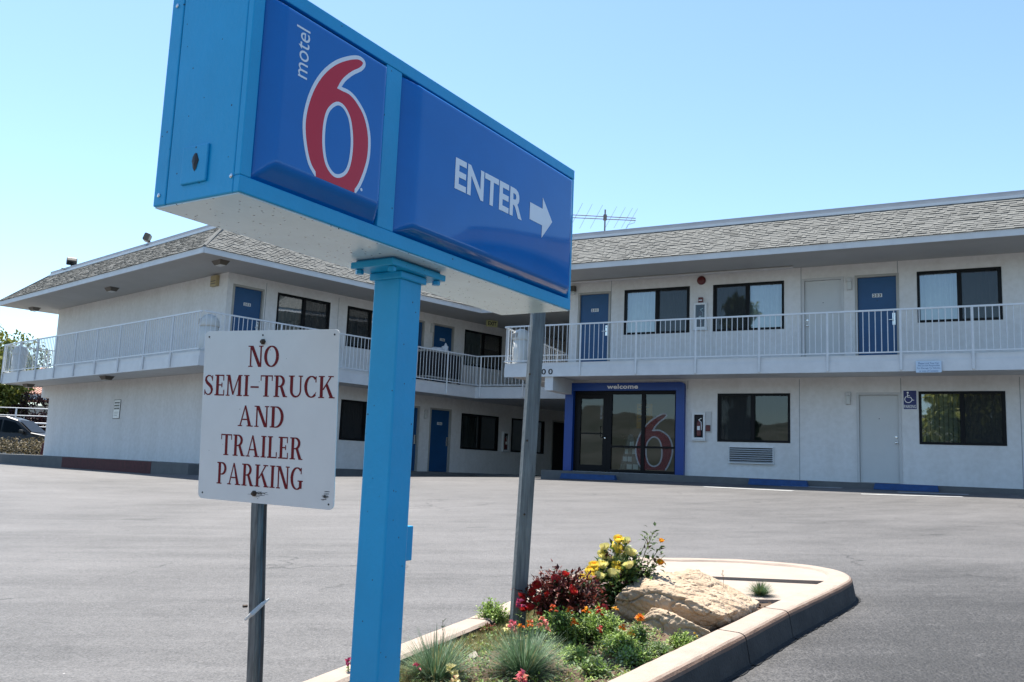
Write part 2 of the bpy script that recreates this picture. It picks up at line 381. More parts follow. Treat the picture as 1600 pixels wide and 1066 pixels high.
    bp = nd(m, 'ShaderNodeBump'); bp.inputs['Strength'].default_value = 0.9; bp.inputs['Distance'].default_value = 0.010
    L(h, bp.inputs['Height']); L(bp.outputs[0], b.inputs['Normal'])
    return m
M['asphalt'] = asphalt()
xs = [-3000, -600, -150, -60, -30, -9] + [x * 1.0 for x in range(-8, 15)] + [30, 60, 150, 600, 3000]
ys = [-3000, -600, -150, -60, -30, -14] + [y * 1.0 for y in range(-13, 23)] + [40, 80, 160, 600, 3000]
g = MB()
vs = [(x, y, gz(x, y)) for y in ys for x in xs]; nx = len(xs)
g.add(vs, [(j * nx + i, j * nx + i + 1, (j + 1) * nx + i + 1, (j + 1) * nx + i) for j in range(len(ys) - 1) for i in range(nx - 1)], M['asphalt'])
struct(g.build('ground', smooth=True))

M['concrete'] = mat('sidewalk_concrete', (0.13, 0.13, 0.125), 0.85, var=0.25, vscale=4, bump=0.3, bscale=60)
# sidewalks with kerbs along the building
def sidewalk(poly, top, name):
    mb = MB(); mb.prism(poly, 0, top, M['concrete'], zbot=lambda x, y: min(gz(x, y), top) - 0.25)
    return struct(mb.build(name))
kw = 1.42
lwalk = [L2(FLE, kw, -kw), L2(FLF, 8.4, -kw), (RE0.x + WN.x * 0.0 - 0.05, RE0.y), L2(FRE, -9.0, -0.02), L2(FLF, 15, 0.0), L2(FLF, 0, 0), L2(FLE, -11.6, 0), L2(FLE, -11.6, 6), L2(FLE, -13.2, 6), L2(FLE, -13.2, -kw)]
lwalk = [L2(FLE, -13.2, -kw), L2(FLE, kw, -kw), L2(FLF, 8.4, -kw), (RE0.x - 0.04, RE0.y - 0.1), L2(FRE, -10.5, -0.02), L2(FLF, 15.2, 0.3), L2(FLF, 0.3, 0.3), L2(FLE, -11.3, 0.3), L2(FLE, -11.3, 8), L2(FLE, -13.2, 8)]
sidewalk(lwalk, ZL, 'sidewalk')
sidewalk([L2(FRW, RWL, -kw), L2(FRW, 22, -kw), L2(FRW, 22, 0.2), L2(FRW, RWL, 0.2)], ZR - 0.005, 'sidewalk')
rk = MB(); rk.box((-6.2, -kw - 0.006, -0.30), (-0.5, -kw + 0.16, 0.005), M['redk'], FLE)
struct(rk.build('red_kerb'))
# painted stall lines
M['paint'] = mat('worn_white_paint', (0.42, 0.42, 0.41), 0.7, var=0.35, vscale=9)
def stripe(a, b, wd):
    a, b = Vector(a), Vector(b); d = (b - a).normalized(); n = Vector((-d.y, d.x)) * wd / 2; mb = MB(); k = 14
    vs = []
    for i in range(k + 1):
        p = a + (b - a) * i / k
        for q in (p - n, p + n): vs.append((q.x, q.y, gz(q.x, q.y) + 0.006))
    mb.add(vs, [(2 * i, 2 * i + 2, 2 * i + 3, 2 * i + 1) for i in range(k)], M['paint'])
    return struct(mb.build('painted_line'))
stripe((4.27, 19.68), (5.85, 18.55), 0.22); stripe((6.95, 17.83), (8.7, 17.33), 0.20); stripe((2.75, 22.9), (4.0, 21.9), 0.30)
stripe((6.2, 20.45), (7.3, 19.8), 0.3); stripe((8.0, 18.6), (9.2, 18.1), 0.25)

# ------------------------------------------------------------------ the motel
B = empty('motel_building', 'white two-storey stucco motel with grey shingle mansard roof, blue doors and railed upper walkways', 'motel building', TR(RP.x, RP.y, ZR))
def wall(T, x0, x1, z0, z1, holes, rev=0.16):
    mb = MB(); S = M['stucco']
    X = sorted({x0, x1, *[h[0] for h in holes], *[h[2] for h in holes]}); Z = sorted({z0, z1, *[h[1] for h in holes], *[h[3] for h in holes]})
    for i in range(len(X) - 1):
        for j in range(len(Z) - 1):
            cx, cz = (X[i] + X[i + 1]) / 2, (Z[j] + Z[j + 1]) / 2
            if any(h[0] < cx < h[2] and h[1] < cz < h[3] for h in holes): continue
            mb.add([(X[i], 0, Z[j]), (X[i + 1], 0, Z[j]), (X[i + 1], 0, Z[j + 1]), (X[i], 0, Z[j + 1])], [(0, 1, 2, 3)], S, T)
    for a, b, c, d in holes:
        mb.add([(a, 0, b), (c, 0, b), (c, 0, d), (a, 0, d), (a, rev, b), (c, rev, b), (c, rev, d), (a, rev, d)],
               [(0, 4, 5, 1), (1, 5, 6, 2), (2, 6, 7, 3), (3, 7, 4, 0)], S, T)
    return mb.build('wall', B)
F2 = 2.81
WIN, DOOR, WDOOR = [], [], []     # (frame, x, z, ...)
def win(T, x, z, w, h, **k): WIN.append((T, x, z, w, h, k)); return (x, z, x + w, z + h)
def dr(T, x, z, **k): DOOR.append((T, x, z, k)); return (x - 0.06, z if z > 1 else 0.0, x + 0.91, z + 2.09)
hRW = [
    dr(FRW, -3.06, F2, num='201', hinge=0), win(FRW, -1.75, 3.675, 1.82, 1.225, l='sheer', r='dk', screen='r'),
    win(FRW, 0.69, 3.675, 1.79, 1.215, l='dk', r='sheer', screen='l'), dr(FRW, 2.97, F2, white=True),
    dr(FRW, 4.20, F2, num='203', hinge=0), win(FRW, 5.50, 3.70, 1.73, 1.20, l='sheer', r='dk', screen='r'),
    win(FRW, 8.2, 3.70, 1.8, 1.2, l='dk', r='sheer', screen='l'), dr(FRW, 10.6, F2, num='205', hinge=0),
    win(FRW, 0.83, 0.87, 1.79, 1.21, l='bdk', r='blind_none', screen='l', dark=True), dr(FRW, 4.20, 0.0, white=True, right=True),
    win(FRW, 5.48, 0.91, 1.74, 1.20, l='blind', r='bdk', screen='r'), win(FRW, 8.3, 0.91, 1.8, 1.2, l='blind', r='bdk', screen='l'),
    (-3.13, 0.0, -0.22, 2.16)]
wall(FRW, RWL, 22, -0.25, 5.30, hRW)
hLF = [
    dr(FLF, 0.23, F2, num='202', hinge=1), win(FLF, 1.58, 3.675, 1.82, 1.225, l='sheer2', r='dk2', screen='r'),
    win(FLF, 4.04, 3.675, 1.82, 1.235, l='dk2', r='dk2', screen='l'), dr(FLF, 6.27, F2, num='204', hinge=1), dr(FLF, 7.62, F2, num='206', hinge=1),
    win(FLF, 9.05, 3.665, 1.86, 1.23, l='dk2', r='none', screen='r'),
    dr(FLF, 0.23, 0.0, num='102', hinge=1), win(FLF, 1.58, 0.85, 1.82, 1.21, l='dk2', r='dk2', screen='r'),
    win(FLF, 4.03, 0.85, 1.82, 1.21, l='bdk', r='bdk', screen='l', dark=True), dr(FLF, 6.27, 0.0, num='104', hinge=1), dr(FLF, 7.69, 0.0, num='106', hinge=1),
    win(FLF, 9.08, 0.80, 1.84, 1.21, l='dk2', r='none', screen='r', dark=True), win(FLF, 11.61, 0.80, 1.82, 1.21, l='none', r='none', screen='l', dark=True),
    dr(FLF, 13.93, 0.0, dim=True)]
wall(FLF, 0, 15.2, -0.3, 5.24, hLF)
wall(FLE, -11.6, 0, -0.6, 5.24, [])
wall(FRE, -12, 0, -0.5, 5.28, [])
pB = L2(FLE, -11.6, 0); wall(TR(pB[0], pB[1], ZL, math.atan2(-U.y, -U.x)), -16, 0, -0.6, 5.24, [])
pE = L2(FLF, 15.2, 0); wall(TR(pE[0], pE[1], ZL, math.atan2(-V.y, -V.x) + R(6)), 0, 6.5, -0.3, 5.24, [])
pF = L2(FRW, 22, 0); wall(TR(pF[0], pF[1], ZR, math.atan2(-WN.y, -WN.x)), 0, 12, -0.3, 5.3, [])
# dark rooms behind the windows
M['room'] = mat('dim_room', (0.10, 0.10, 0.095), 0.9)
mb = MB(); mb.box((0.5, 4.5, -0.3), (26.0, 4.6, 5.18), M['room'], FLF); mb.box((0.5, 0.3, 2.46), (14.9, 4.45, 2.79), M['room'], FLF); mb.build('inner_wall', B)
mb = MB(); mb.box((RWL + 0.2, 5.0, -0.2), (21.8, 5.1, 5.18), M['room'], FRW); mb.box((RWL + 0.2, 0.25, 2.46), (21.8, 4.95, 2.79), M['room'], FRW); mb.build('inner_wall', B)
# joints in the stucco
for T, lst in ((FRW, [(-2.14, F2, 5.2), (2.89, F2, 5.2), (5.09, F2 + 2.1, 5.2), (2.84, 0, 2.42), (5.11, 2.06, 2.42), (0.05, 2.2, 2.42), (7.5, 0, 2.42)]), (FLF, [(1.2, F2, 5.1), (3.7, F2, 5.1)])):
    for x, a, b in lst:
        mb = MB(); mb.box((x - 0.007, -0.003, a), (x + 0.007, 0.0005, b), M['joint'], T); mb.build('control_joint', B)

# windows
def corrug(mb, x0, x1, z0, z1, y, m, amp=0.03, wl=0.12):
    n = max(6, int((x1 - x0) / wl * 8)); vs = []
    for i in range(n + 1):
        x = x0 + (x1 - x0) * i / n; ph = 2 * math.pi * (x + 0.05 * math.sin(x * 9)) / wl
        yy = y + amp * math.sin(ph) * (0.7 + 0.3 * math.sin(x * 5.1))
        vs += [(x, yy, z0), (x + 0.006 * math.sin(ph * 0.5), yy, z1)]
    mb.add(vs, [(2 * i, 2 * i + 2, 2 * i + 3, 2 * i + 1) for i in range(n)], m)
def blinds(mb, x0, x1, z0, z1, y, m, gapev=0):
    n = int((x1 - x0) / 0.085)
    for i in range(n):
        x = x0 + (i + 0.5) * (x1 - x0) / n; a = R(22 + 8 * math.sin(i * 2.3)); dx, dy = 0.045 * math.cos(a), 0.045 * math.sin(a)
        mb.add([(x - dx, y - dy, z0), (x + dx, y + dy, z0), (x + dx, y + dy, z1), (x - dx, y - dy, z1)], [(0, 1, 2, 3)], m)
wi = 0
for T, x, z, wd, h, k in WIN:
    wi += 1
    mw = T @ Matrix.Translation((x, 0, z))
    mb = MB(); t = 0.055; K = M['black']
    mb.box((0, -0.012, 0), (wd, 0.07, t), K); mb.box((0, -0.012, h - t), (wd, 0.07, h), K)
    mb.box((0, -0.011, t), (t, 0.07, h - t), K); mb.box((wd - t, -0.011, t), (wd, 0.07, h - t), K)
    mb.box((wd / 2 - 0.035, 0.0, t), (wd / 2 + 0.035, 0.068, h - t), K)
    sx = (t, wd / 2 - 0.036) if k['screen'] == 'l' else (wd / 2 + 0.036, wd - t)
    for a in (sx[0] + 0.001, sx[1] - 0.026): mb.box((a, 0.004, t), (a + 0.025, 0.03, h - t), K)
    wo = mb.build('window', B, mw=mw)
    p = MB(); G = M['glass_dk'] if k.get('dark') else M['glass']
    p.flat([(t, t), (wd / 2 - 0.03, t), (wd / 2 - 0.03, h - t), (t, h - t)], 0.045, G); p.flat([(wd / 2 + 0.03, t), (wd - t, t), (wd - t, h - t), (wd / 2 + 0.03, h - t)], 0.052, G)
    p.build('pane', wo)
    s = MB(); s.flat([(sx[0], t), (sx[1], t), (sx[1], h - t), (sx[0], h - t)], 0.018, M['screen']); s.build('insect_screen', wo)
    c = MB()
    for side, (a, b) in (('l', (0.03, wd / 2 + 0.01)), ('r', (wd / 2 + 0.012, wd - 0.03))):
        q = k[side]
        if q == 'sheer': corrug(c, a + 0.0, b, 0.02, h - 0.02, 0.17, M['curtain'], 0.04, 0.13)
        if q == 'dk': corrug(c, a, b, 0.02, h - 0.02, 0.17, M['curtain_dk'], 0.03, 0.16)
        if q in ('sheer2', 'dk2'): corrug(c, a, b, 0.02, h - 0.02, 0.17, M['curtain_dk'], 0.03, 0.13)
        if q == 'blind': blinds(c, a, b, 0.02, h - 0.02, 0.15, M['blind'])
        if q == 'bdk': blinds(c, a, b, 0.02, h - 0.02, 0.15, M['blind_dk'])
        if q == 'blind_none': blinds(c, a, b, 0.02, h - 0.02, 0.15, M['blind_dk'])
    if c.v: c.build('curtain', wo)

# doors
def digits_plate(parent, num):
    mb = MB(); mb.bbox((0.32, -0.012, 1.545), (0.54, 0.0005, 1.635), M['plate'], 0.008)
    for i, ch in enumerate(num):
        x0 = 0.335 + i * 0.066
        wdt = 0.022 if ch == '1' else 0.05
        text_fit(mb, ch, x0 + (0.014 if ch == '1' else 0), 1.556, x0 + wdt + (0.014 if ch == '1' else 0), 1.624, -0.0128, M['ink'], bold=0.03)
    return mb.build('number_plate', parent)
for T, x, z, k in DOOR:
    mw = T @ Matrix.Translation((x, 0, z)); wht = k.get('white')
    D = MB(); dm = M['door_white'] if wht else (M['cartdk'] if k.get('dim') else M['door_blue'])
    D.bbox((0, 0.045, 0.008), (0.85, 0.09, 2.03), dm, 0.004)
    do = D.build('door', B, mw=mw)
    f = MB(); fm = M['dframe_w'] if wht else M['dframe']
    for a, b in (((-0.06, -0.018, 0.0), (-0.004, 0.11, 2.034)), ((0.854, -0.018, 0.0), (0.91, 0.11, 2.034)), ((-0.06, -0.018, 2.034), (0.91, 0.11, 2.09))): f.box(a, b, fm)
    f.box((-0.004, 0.10, 0), (0.854, 0.12, 2.034), fm)
    f.build('door_frame', do)
    right = k.get('right') or (not wht)
    hx = 0.79 if right else 0.06
    hn = MB()
    if wht:
        hn.lathe([(0.028, 0), (0.028, 0.012), (0.012, 0.014), (0.012, 0.035), (0.027, 0.045), (0.027, 0.062), (0.012, 0.07)], M['chrome'], 14, Matrix.Translation((hx, 0.045, 0.93)) @ Matrix.Rotation(R(90), 4, 'X'))
        dl = MB(); dl.lathe([(0.026, 0), (0.026, 0.014), (0.016, 0.016)], M['chrome'], 14, Matrix.Translation((hx, 0.045, 1.06)) @ Matrix.Rotation(R(90), 4, 'X')); dl.build('deadbolt', do)
    else:
        hn.bbox((hx - 0.035, 0.02, 0.86), (hx + 0.035, 0.0455, 1.16), M['chrome'], 0.01)
        hn.tube([(hx, 0.022, 0.99), (hx, -0.02, 0.99), (hx - 0.11, -0.025, 0.985)], 0.011, M['chrome'], 8)
        hn.lathe([(0.012, 0), (0.012, 0.012), (0.005, 0.014)], M['ink'], 10, Matrix.Translation((hx, 0.02, 1.10)) @ Matrix.Rotation(R(90), 4, 'X'))
    hn.build('handle', do)
    if k.get('num'):
        n = digits_plate(do, k['num']); n.location = (0, 0.046, 0)
    ph = MB(); ph.lathe([(0.011, 0), (0.011, 0.006), (0.005, 0.007)], M['ink'], 10, Matrix.Translation((0.43, 0.0452, 1.48 if wht else 1.46)) @ Matrix.Rotation(R(90), 4, 'X'))
    ph.build('peephole', do)

def offset_poly(pts, d):
    out = []
    n = len(pts)
    for i in range(n):
        if i == 0: dd_ = (pts[1] - pts[0]).normalized(); nn = Vector((-dd_.y, dd_.x)); out.append(pts[0] + nn * d); continue
        if i == n - 1: dd_ = (pts[-1] - pts[-2]).normalized(); nn = Vector((-dd_.y, dd_.x)); out.append(pts[-1] + nn * d); continue
        a = (pts[i] - pts[i - 1]).normalized(); b = (pts[i + 1] - pts[i]).normalized()
        out.append(lin(pts[i] + Vector((-a.y, a.x)) * d, a, pts[i] + Vector((-b.y, b.x)) * d, b))
    return out
# upper walkways: slab + fascia boards + railings
def offs(T, x, y): p = T @ Vector((x, y, 0)); return Vector((p.x, p.y))
def fascia_run(mb, a, b, z0, z1, th, m, out):
    d = (b - a).normalized(); n = Vector((d.y, -d.x)) * out
    q = [a, b, b + n * th, a + n * th]
    if out > 0: q = [a + n * th, b + n * th, b, a]
    poly = [(p.x, p.y) for p in q]
    ar = sum(poly[i][0] * poly[(i + 1) % 4][1] - poly[(i + 1) % 4][0] * poly[i][1] for i in range(4))
    if ar < 0: poly = poly[::-1]
    mb.prism(poly, z0, z1, m)
def walkway(name, poly, edge, zb, drop=None):
    mb = MB(); mb.prism(poly, zb + 2.46, zb + 2.79, M['trim']); o = mb.build('walkway', B)
    f = MB()
    for i in range(len(edge) - 1):
        fascia_run(f, edge[i], edge[i + 1], zb + 2.42, zb + 2.665, 0.03, M['trim'], 1)
        fascia_run(f, edge[i], edge[i + 1], zb + 2.668, zb + 2.792, 0.012, M['trim'], 1)
    f.build('fascia_board', o)
    return o
def railing(path, zb, post0=0.25, zs=None, skip_first=False):
    """path: outer edge points; zs: floor height at each point (relative)"""
    path = offset_poly(path, -0.05 if zs is None else 0.03)
    zs = zs or [zb] * len(path)
    mb = MB(); posts = []
    for i in range(len(path) - 1):
        a, b = path[i], path[i + 1]; d = b - a; Ln = d.length; d = d / Ln
        z = lambda s: zs[i] + (zs[i + 1] - zs[i]) * s / Ln
        P = lambda s, h: (a.x + d.x * s, a.y + d.y * s, z(s) + h)
        mb.tube([P(0, 3.785), P(Ln, 3.785)], 0.026, M['rail'], 4); mb.tube([P(0, 2.845), P(Ln, 2.845)], 0.019, M['rail'], 4)
        s = 0.065
        k = 0; nextp = post0 if i == 0 else 0.06
        while s < Ln:
            if s >= nextp:
                posts.append((P(s, 2.45), P(s, 3.78))); nextp += 1.52
            else:
                mb.tube([P(s, 2.84), P(s, 3.78)], 0.0105, M['rail'], 4, cap=False)
            s += 0.1275
    o = mb.build('railing', B)
    for p in posts:
        q = MB(); q.tube(p, 0.029, M['rail'], 4); q.build('railing_post', o)
    return o
# left wing edges
eLr1 = offs(FLE, -12.38, 10.0); eLr = offs(FLE, -12.38, -OV); eLc = offs(FLE, OV, -OV); eLi = offs(FLF, 8.36, -OV)
kd = Vector((0.90, -0.4359)); eLk = lin(eLi, kd, RE0, WN)
inner = offs(FLF, 15.0, 0.3)
wl = [eLr1, eLr, eLc, eLi, eLk]
tup = lambda l: [(p.x, p.y) for p in l]
eK2 = offs(FRE, -10.5, 0.0)
walkway('lw', tup([eLr1, eLr, eLc, offs(FLF, 0, 0.02), offs(FLE, -11.58, 0.02), offs(FLE, -11.58, 10)]), [eLr1, eLr, eLc], ZL)
walkway('lf', tup([eLc, eLi, eLk, eK2, offs(FLF, 15.15, 0.02), offs(FLF, 0, 0.02)]), [eLc, eLi, eLk], ZL)
railing([eLr1, eLr, eLc], ZL, 0.7); railing([eLc, eLi], ZL, 0.65); railing([eLi, eLk], ZL, 0.09)
# right wing edge with the ramp down along its end wall
xl = -4.63
eRl = offs(FRW, xl, -OV); eRe = offs(FRW, 22, -OV); eRb0 = offs(FRW, xl, 0.15); eRb = offs(FRW, xl, 5.0)
walkway('rw', tup([eRl, eRe, offs(FRW, 22, 0.02), offs(FRW, RWL + 0.02, 0.02), offs(FRW, xl, 0.02)]), [eRl, eRe], ZR)
railing([eRl, eRe], ZR, 2.16); railing([eRl, eRb], ZR, 0.09, zs=[ZR, ZR - 0.34])
mb = MB(); pr = tup([offs(FRW, xl, 0.02), offs(FRW, RWL, 0.02), offs(FRW, RWL, 4.2), offs(FRW, xl, 4.2)])
def zr(off):
    def f(x, y): q = FRW.inverted() @ Vector((x, y, 0)); return ZR + off - 0.055 * max(0, q.y)
    return f
mb.prism(pr, 0, 0, M['trim'], ztop=zr(2.785), zbot=zr(2.44)); mb.build('ramp', B)
# cantilever beams under the upper walkways
mb = MB(); mb.box((-3.42, -OV + 0.02, 2.06), (-3.18, 0.02, 2.455), M['trim'], FRW); mb.build('beam', B)
mb = MB(); mb.box((-12.38, 0.0, 2.05), (-11.6, 0.35, 2.455), M['stucco'], FLE); mb.build('beam', B)
# house number on the walkway edge
mb = MB(); 
for x in (-3.50, -3.30): text_fit(mb, '0', x, 2.475, x + 0.13, 2.625, -OV - 0.036, M['ink'], FRW, bold=0.02)
mb.build('house_number', B)

# roofs
def roof(pts, close, zb, tabs, seed):
    rg = random.Random(seed)
    ze, zt, ztop = zb + 5.19, zb + 5.33, zb + 6.33
    inn = offset_poly(pts, 1.16)
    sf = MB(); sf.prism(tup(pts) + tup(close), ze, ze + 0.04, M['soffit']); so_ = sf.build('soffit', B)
    fb = MB()
    for i in range(len(pts) - 1): fascia_run(fb, pts[i], pts[i + 1], ze - 0.012, zt, 0.035, M['trim'], 1)
    fb.build('eave_board', B)
    mb = MB(); sh = [M['sh%d' % i] for i in range(4)]
    for i in range(len(pts) - 1):
        a, b, c, d = pts[i], pts[i + 1], inn[i + 1], inn[i]
        dirn = (b - a).normalized(); nrm = Vector((dirn.y, -dirn.x))
        A = [Vector((a.x, a.y, zt)) + Vector((nrm.x, nrm.y, 0)) * 0.06 - Vector((0, 0, 0.004)), Vector((b.x, b.y, zt)) + Vector((nrm.x, nrm.y, 0)) * 0.06 - Vector((0, 0, 0.004)), Vector((c.x, c.y, ztop)), Vector((d.x, d.y, ztop))]
        fn = (A[1] - A[0]).cross(A[3] - A[0]).normalized()
        rows = 16
        for r in range(rows):
            f0_, f1_ = r / rows, (r + 1) / rows
            pa, pb = A[0].lerp(A[3], f0_), A[1].lerp(A[2], f0_); qa, qb = A[0].lerp(A[3], f1_), A[1].lerp(A[2], f1_)
            th = 0.009
            mb.add([pa + fn * th, pb + fn * th, qb + fn * 0.001, qa + fn * 0.001, pa, pb], [(0, 1, 2, 3), (4, 5, 1, 0)], sh[0])
            if i not in tabs: continue
            Ln = (pb - pa).length; e = (pb - pa) / Ln; up = (qa - pa); up = up - e * up.dot(e)
            lim = tabs[i]; s = rg.uniform(0, 0.2) + (lim[0] or 0); lim1 = lim[1] or Ln
            while s < min(Ln - 0.1, lim1):
                wd = rg.uniform(0.09, 0.26)
                if s + wd > Ln - 0.05: break
                if rg.random() < 0.8:
                    o_ = pa + e * s + fn * th; t2 = rg.uniform(0.006, 0.013); up2 = up * rg.uniform(0.93, 1.0)
                    dn = -up * rg.uniform(0, 0.05)
                    m_ = sh[rg.choice([0, 0, 1, 2, 2, 2, 3])]
                    vs = [o_ + dn, o_ + dn + e * wd, o_ + up2 + e * wd, o_ + up2, o_ + dn + fn * t2, o_ + dn + e * wd + fn * t2, o_ + up2 + e * wd - fn * 0.004, o_ + up2 - fn * 0.004]
                    mb.add(vs, [(4, 5, 6, 7), (0, 1, 5, 4), (1, 2, 6, 5), (3, 0, 4, 7)], m_)
                s += wd + (rg.uniform(0.0, 0.02) if rg.random() < 0.4 else rg.uniform(0.06, 0.16))
    fl = MB(); ip = tup(inn) + tup(close)
    mb.prism(ip, zt, ztop - 0.02, M['parapet'])
    ro = mb.build('roof', B)
    # hip caps
    for i in range(1, len(pts) - 1):
        h = MB(); h.tube([(pts[i].x, pts[i].y, zt + 0.02), (inn[i].x, inn[i].y, ztop + 0.015)], 0.045, M['sh0'], 6); h.build('hip_cap', ro)
    pf = MB()
    for i in range(len(inn) - 1):
        fascia_run(pf, inn[i], inn[i + 1], ztop - 0.03, ztop + 0.035, 0.07, M['flash'], 1)
        fascia_run(pf, inn[i], inn[i + 1], ztop + 0.036, ztop + 0.15, 0.012, M['parapet'], 1)
        fascia_run(pf, inn[i], inn[i + 1], ztop + 0.0, ztop + 0.15, 0.05, M['parapet'], -1)
    pf.build('parapet', ro)
    return ro
rRB = offs(FLE, -12.67, 16.0); rRL = offs(FLE, -12.67, -EV); rFC = offs(FLE, EV, -EV)
kn = Vector((kd.y, -kd.x))
k0 = eLi + kn * 0.29
rV1 = lin(rFC, U, k0, kd); rV2 = lin(k0, kd, offs(FRW, -4.2, 0), WN)
roof([rRB, rRL, rFC, rV1, rV2], [rV2 - WN * 9, rRB + Vector((V.x, V.y)) * -2], ZL, {1: (0, None), 2: (0, None), 3: (0, None)}, 3)
qC = offs(FRW, -4.95, -EV); qE = offs(FRW, 22, -EV); qB = offs(FRW, -4.95, 10)
roof([qB, qC, qE], [offs(FRW, 22, 12), offs(FRW, -3, 12)], ZR, {1: (0, 16.0)}, 5)

# lobby entrance
mb = MB(); EB = M['entblue']
rc = 0.09; prof = [(-3.37, 0.0), (-3.13, 0.0), (-3.13, 2.16), (-0.22, 2.16), (-0.22, 0.0), (0.0, 0.0), (0.0, 2.37 - rc)] + [(-rc + rc * math.cos(a), 2.37 - rc + rc * math.sin(a)) for a in (R(22), R(45), R(68))] + [(-rc, 2.37), (-3.30, 2.37), (-3.30, 2.06), (-3.37, 2.06)]
n = len(prof); y0, y1 = -0.13, 0.10
tri = tessellate_polygon([[Vector((x, z, 0)) for x, z in prof]])
vs = [(x, y0, z) for x, z in prof] + [(x, y1, z) for x, z in prof]; fs = []
for a, b, c in tri:
    A_, B_, C_ = [Vector(prof[q]) for q in (a, b, c)]
    if (B_ - A_).cross(C_ - A_) < 0: b, c = c, b
    fs.append((a, b, c))
fs += [((i + 1) % n, i, n + i, n + (i + 1) % n) for i in range(n)]
mb.add(vs, fs, EB, FRW); ent = mb.build('entrance_surround', B)
t_ = MB(); text_fit(t_, 'welcome', -2.14, 2.205, -1.26, 2.325, -0.1335, M['white'], FRW, spacing=1.05, bold=0.03); t_.build('welcome_lettering', ent)
mb = MB(); K = M['black']
bars = [((-3.13, 0, 0.0), (-3.06, 0.08, 2.16)), ((-0.29, 0, 0.0), (-0.22, 0.08, 2.16)), ((-3.06, 0, 2.07), (-0.29, 0.079, 2.16)), ((-2.16, 0, 0), (-2.04, 0.081, 2.07)), ((-1.20, 0.001, 0.08), (-1.10, 0.078, 2.07)), ((-2.04, 0.002, 0.0), (-0.29, 0.077, 0.08)), ((-2.04, 0.004, 0.66), (-1.20, 0.074, 0.71)), ((-1.10, 0.004, 0.66), (-0.29, 0.074, 0.71))]
for a, b in bars: mb.box(a, b, K, FRW)
sf_ = mb.build('storefront', B)
p = MB()
for a, b, c, d in ((-2.04, 0.71, -1.2, 2.07), (-1.1, 0.71, -0.29, 2.07), (-2.04, 0.08, -1.2, 0.66), (-1.1, 0.08, -0.29, 0.66)): p.flat([(a, b), (c, b), (c, d), (a, d)], 0.04, M['glass_lobby'], FRW)
p.build('pane', sf_)
d_ = MB()
for a, b in (((-3.06, 0.005, 0.01), (-2.95, 0.07, 2.065)), ((-2.29, 0.005, 0.01), (-2.165, 0.07, 2.065)), ((-2.95, 0.006, 1.955), (-2.29, 0.069, 2.065)), ((-2.95, 0.006, 0.01), (-2.29, 0.069, 0.18)), ((-2.95, 0.02, 1.0), (-2.29, 0.05, 1.035))): d_.box(a, b, K, FRW)
gd = d_.build('glass_door', B)
p = MB(); p.flat([(-2.95, 0.18), (-2.29, 0.18), (-2.29, 1.955), (-2.95, 1.955)], 0.04, M['glass_lobby'], FRW); p.build('pane', gd)
p = MB(); p.tube([(-2.33, 0.005, 0.92), (-2.33, -0.05, 0.93), (-2.33, -0.05, 1.2), (-2.33, 0.005, 1.21)], 0.012, M['black'], 8, T=FRW); p.lathe([(0.02, 0), (0.02, 0.012), (0.01, 0.014)], M['chrome'], 12, FRW @ Matrix.Translation((-2.22, 0.005, 0.9)) @ Matrix.Rotation(R(90), 4, 'X')); p.build('handle', gd)
OUT6 = [(0.2323, 0.1066), (0.2033, 0.1341), (0.1819, 0.1852), (0.1718, 0.24), (0.1772, 0.2956), (0.1971, 0.3576), (0.2314, 0.4165), (0.2782, 0.4668), (0.3319, 0.5042), (0.3744, 0.5236), (0.4011, 0.5216), (0.408, 0.5057), (0.3934, 0.4836), (0.3586, 0.456), (0.3287, 0.4255), (0.3131, 0.4011), (0.3491, 0.4024), (0.3836, 0.3896), (0.4203, 0.3611), (0.4433, 0.3216), (0.4537, 0.2773), (0.4526, 0.224), (0.4384, 0.1722), (0.4198, 0.1302), (0.4032, 0.1066)]
HOLE6 = [(0.2968, 0.3496), (0.265, 0.3188), (0.2519, 0.2788), (0.2502, 0.2282), (0.2582, 0.1813), (0.2753, 0.1471), (0.3046, 0.1287), (0.3323, 0.1322), (0.3589, 0.1529), (0.3736, 0.1883), (0.378, 0.2413), (0.371, 0.2908), (0.3564, 0.3271), (0.3288, 0.3504)]
def spl(pts, closed, keep=()):
    P = [Vector(p) for p in pts]; n = len(P); out = []
    for i in range(n if closed else n - 1):
        if closed: a, b, c, d = P[i - 1], P[i], P[(i + 1) % n], P[(i + 2) % n]
        else: a, b, c, d = P[max(i - 1, 0)], P[i], P[i + 1], P[min(i + 2, n - 1)]
        if i in keep: a = b
        if i + 1 in keep: d = c
        for k in range(4):
            t = k / 4; out.append(tuple(0.5 * ((2 * b) + (c - a) * t + (2 * a - 5 * b + 4 * c - d) * t * t + (3 * b - a - 3 * c + d) * t ** 3)))
    if not closed: out.append(tuple(P[-1]))
    return out
def inset(poly, d, closed=True, flat0=None):
    n = len(poly); P = [Vector(p) for p in poly]; ar = sum(P[i].x * P[(i + 1) % n].y - P[(i + 1) % n].x * P[i].y for i in range(n)); sg = 1 if ar > 0 else -1
    out = []
    for i in range(n):
        a = (P[i] - P[i - 1]); b = (P[(i + 1) % n] - P[i])
        if a.length < 1e-9: a = b
        if b.length < 1e-9: b = a
        a = a.normalized(); b = b.normalized(); na = Vector((-a.y, a.x)) * sg; nb = Vector((-b.y, b.x)) * sg
        m_ = na + nb
        if m_.length < 1e-6: m_ = na
        m_.normalize(); k = max(0.55, m_.dot(na)); q = P[i] + m_ * d / k
        if flat0 is not None and P[i].y < flat0 + 1e-4: q.y = P[i].y
        out.append(tuple(q))
    return out
W6 = spl(OUT6, False, (15,)); H6 = spl(HOLE6, True)
R6 = inset(W6, 0.0115, flat0=0.1066); B6 = inset(H6, 0.0105)
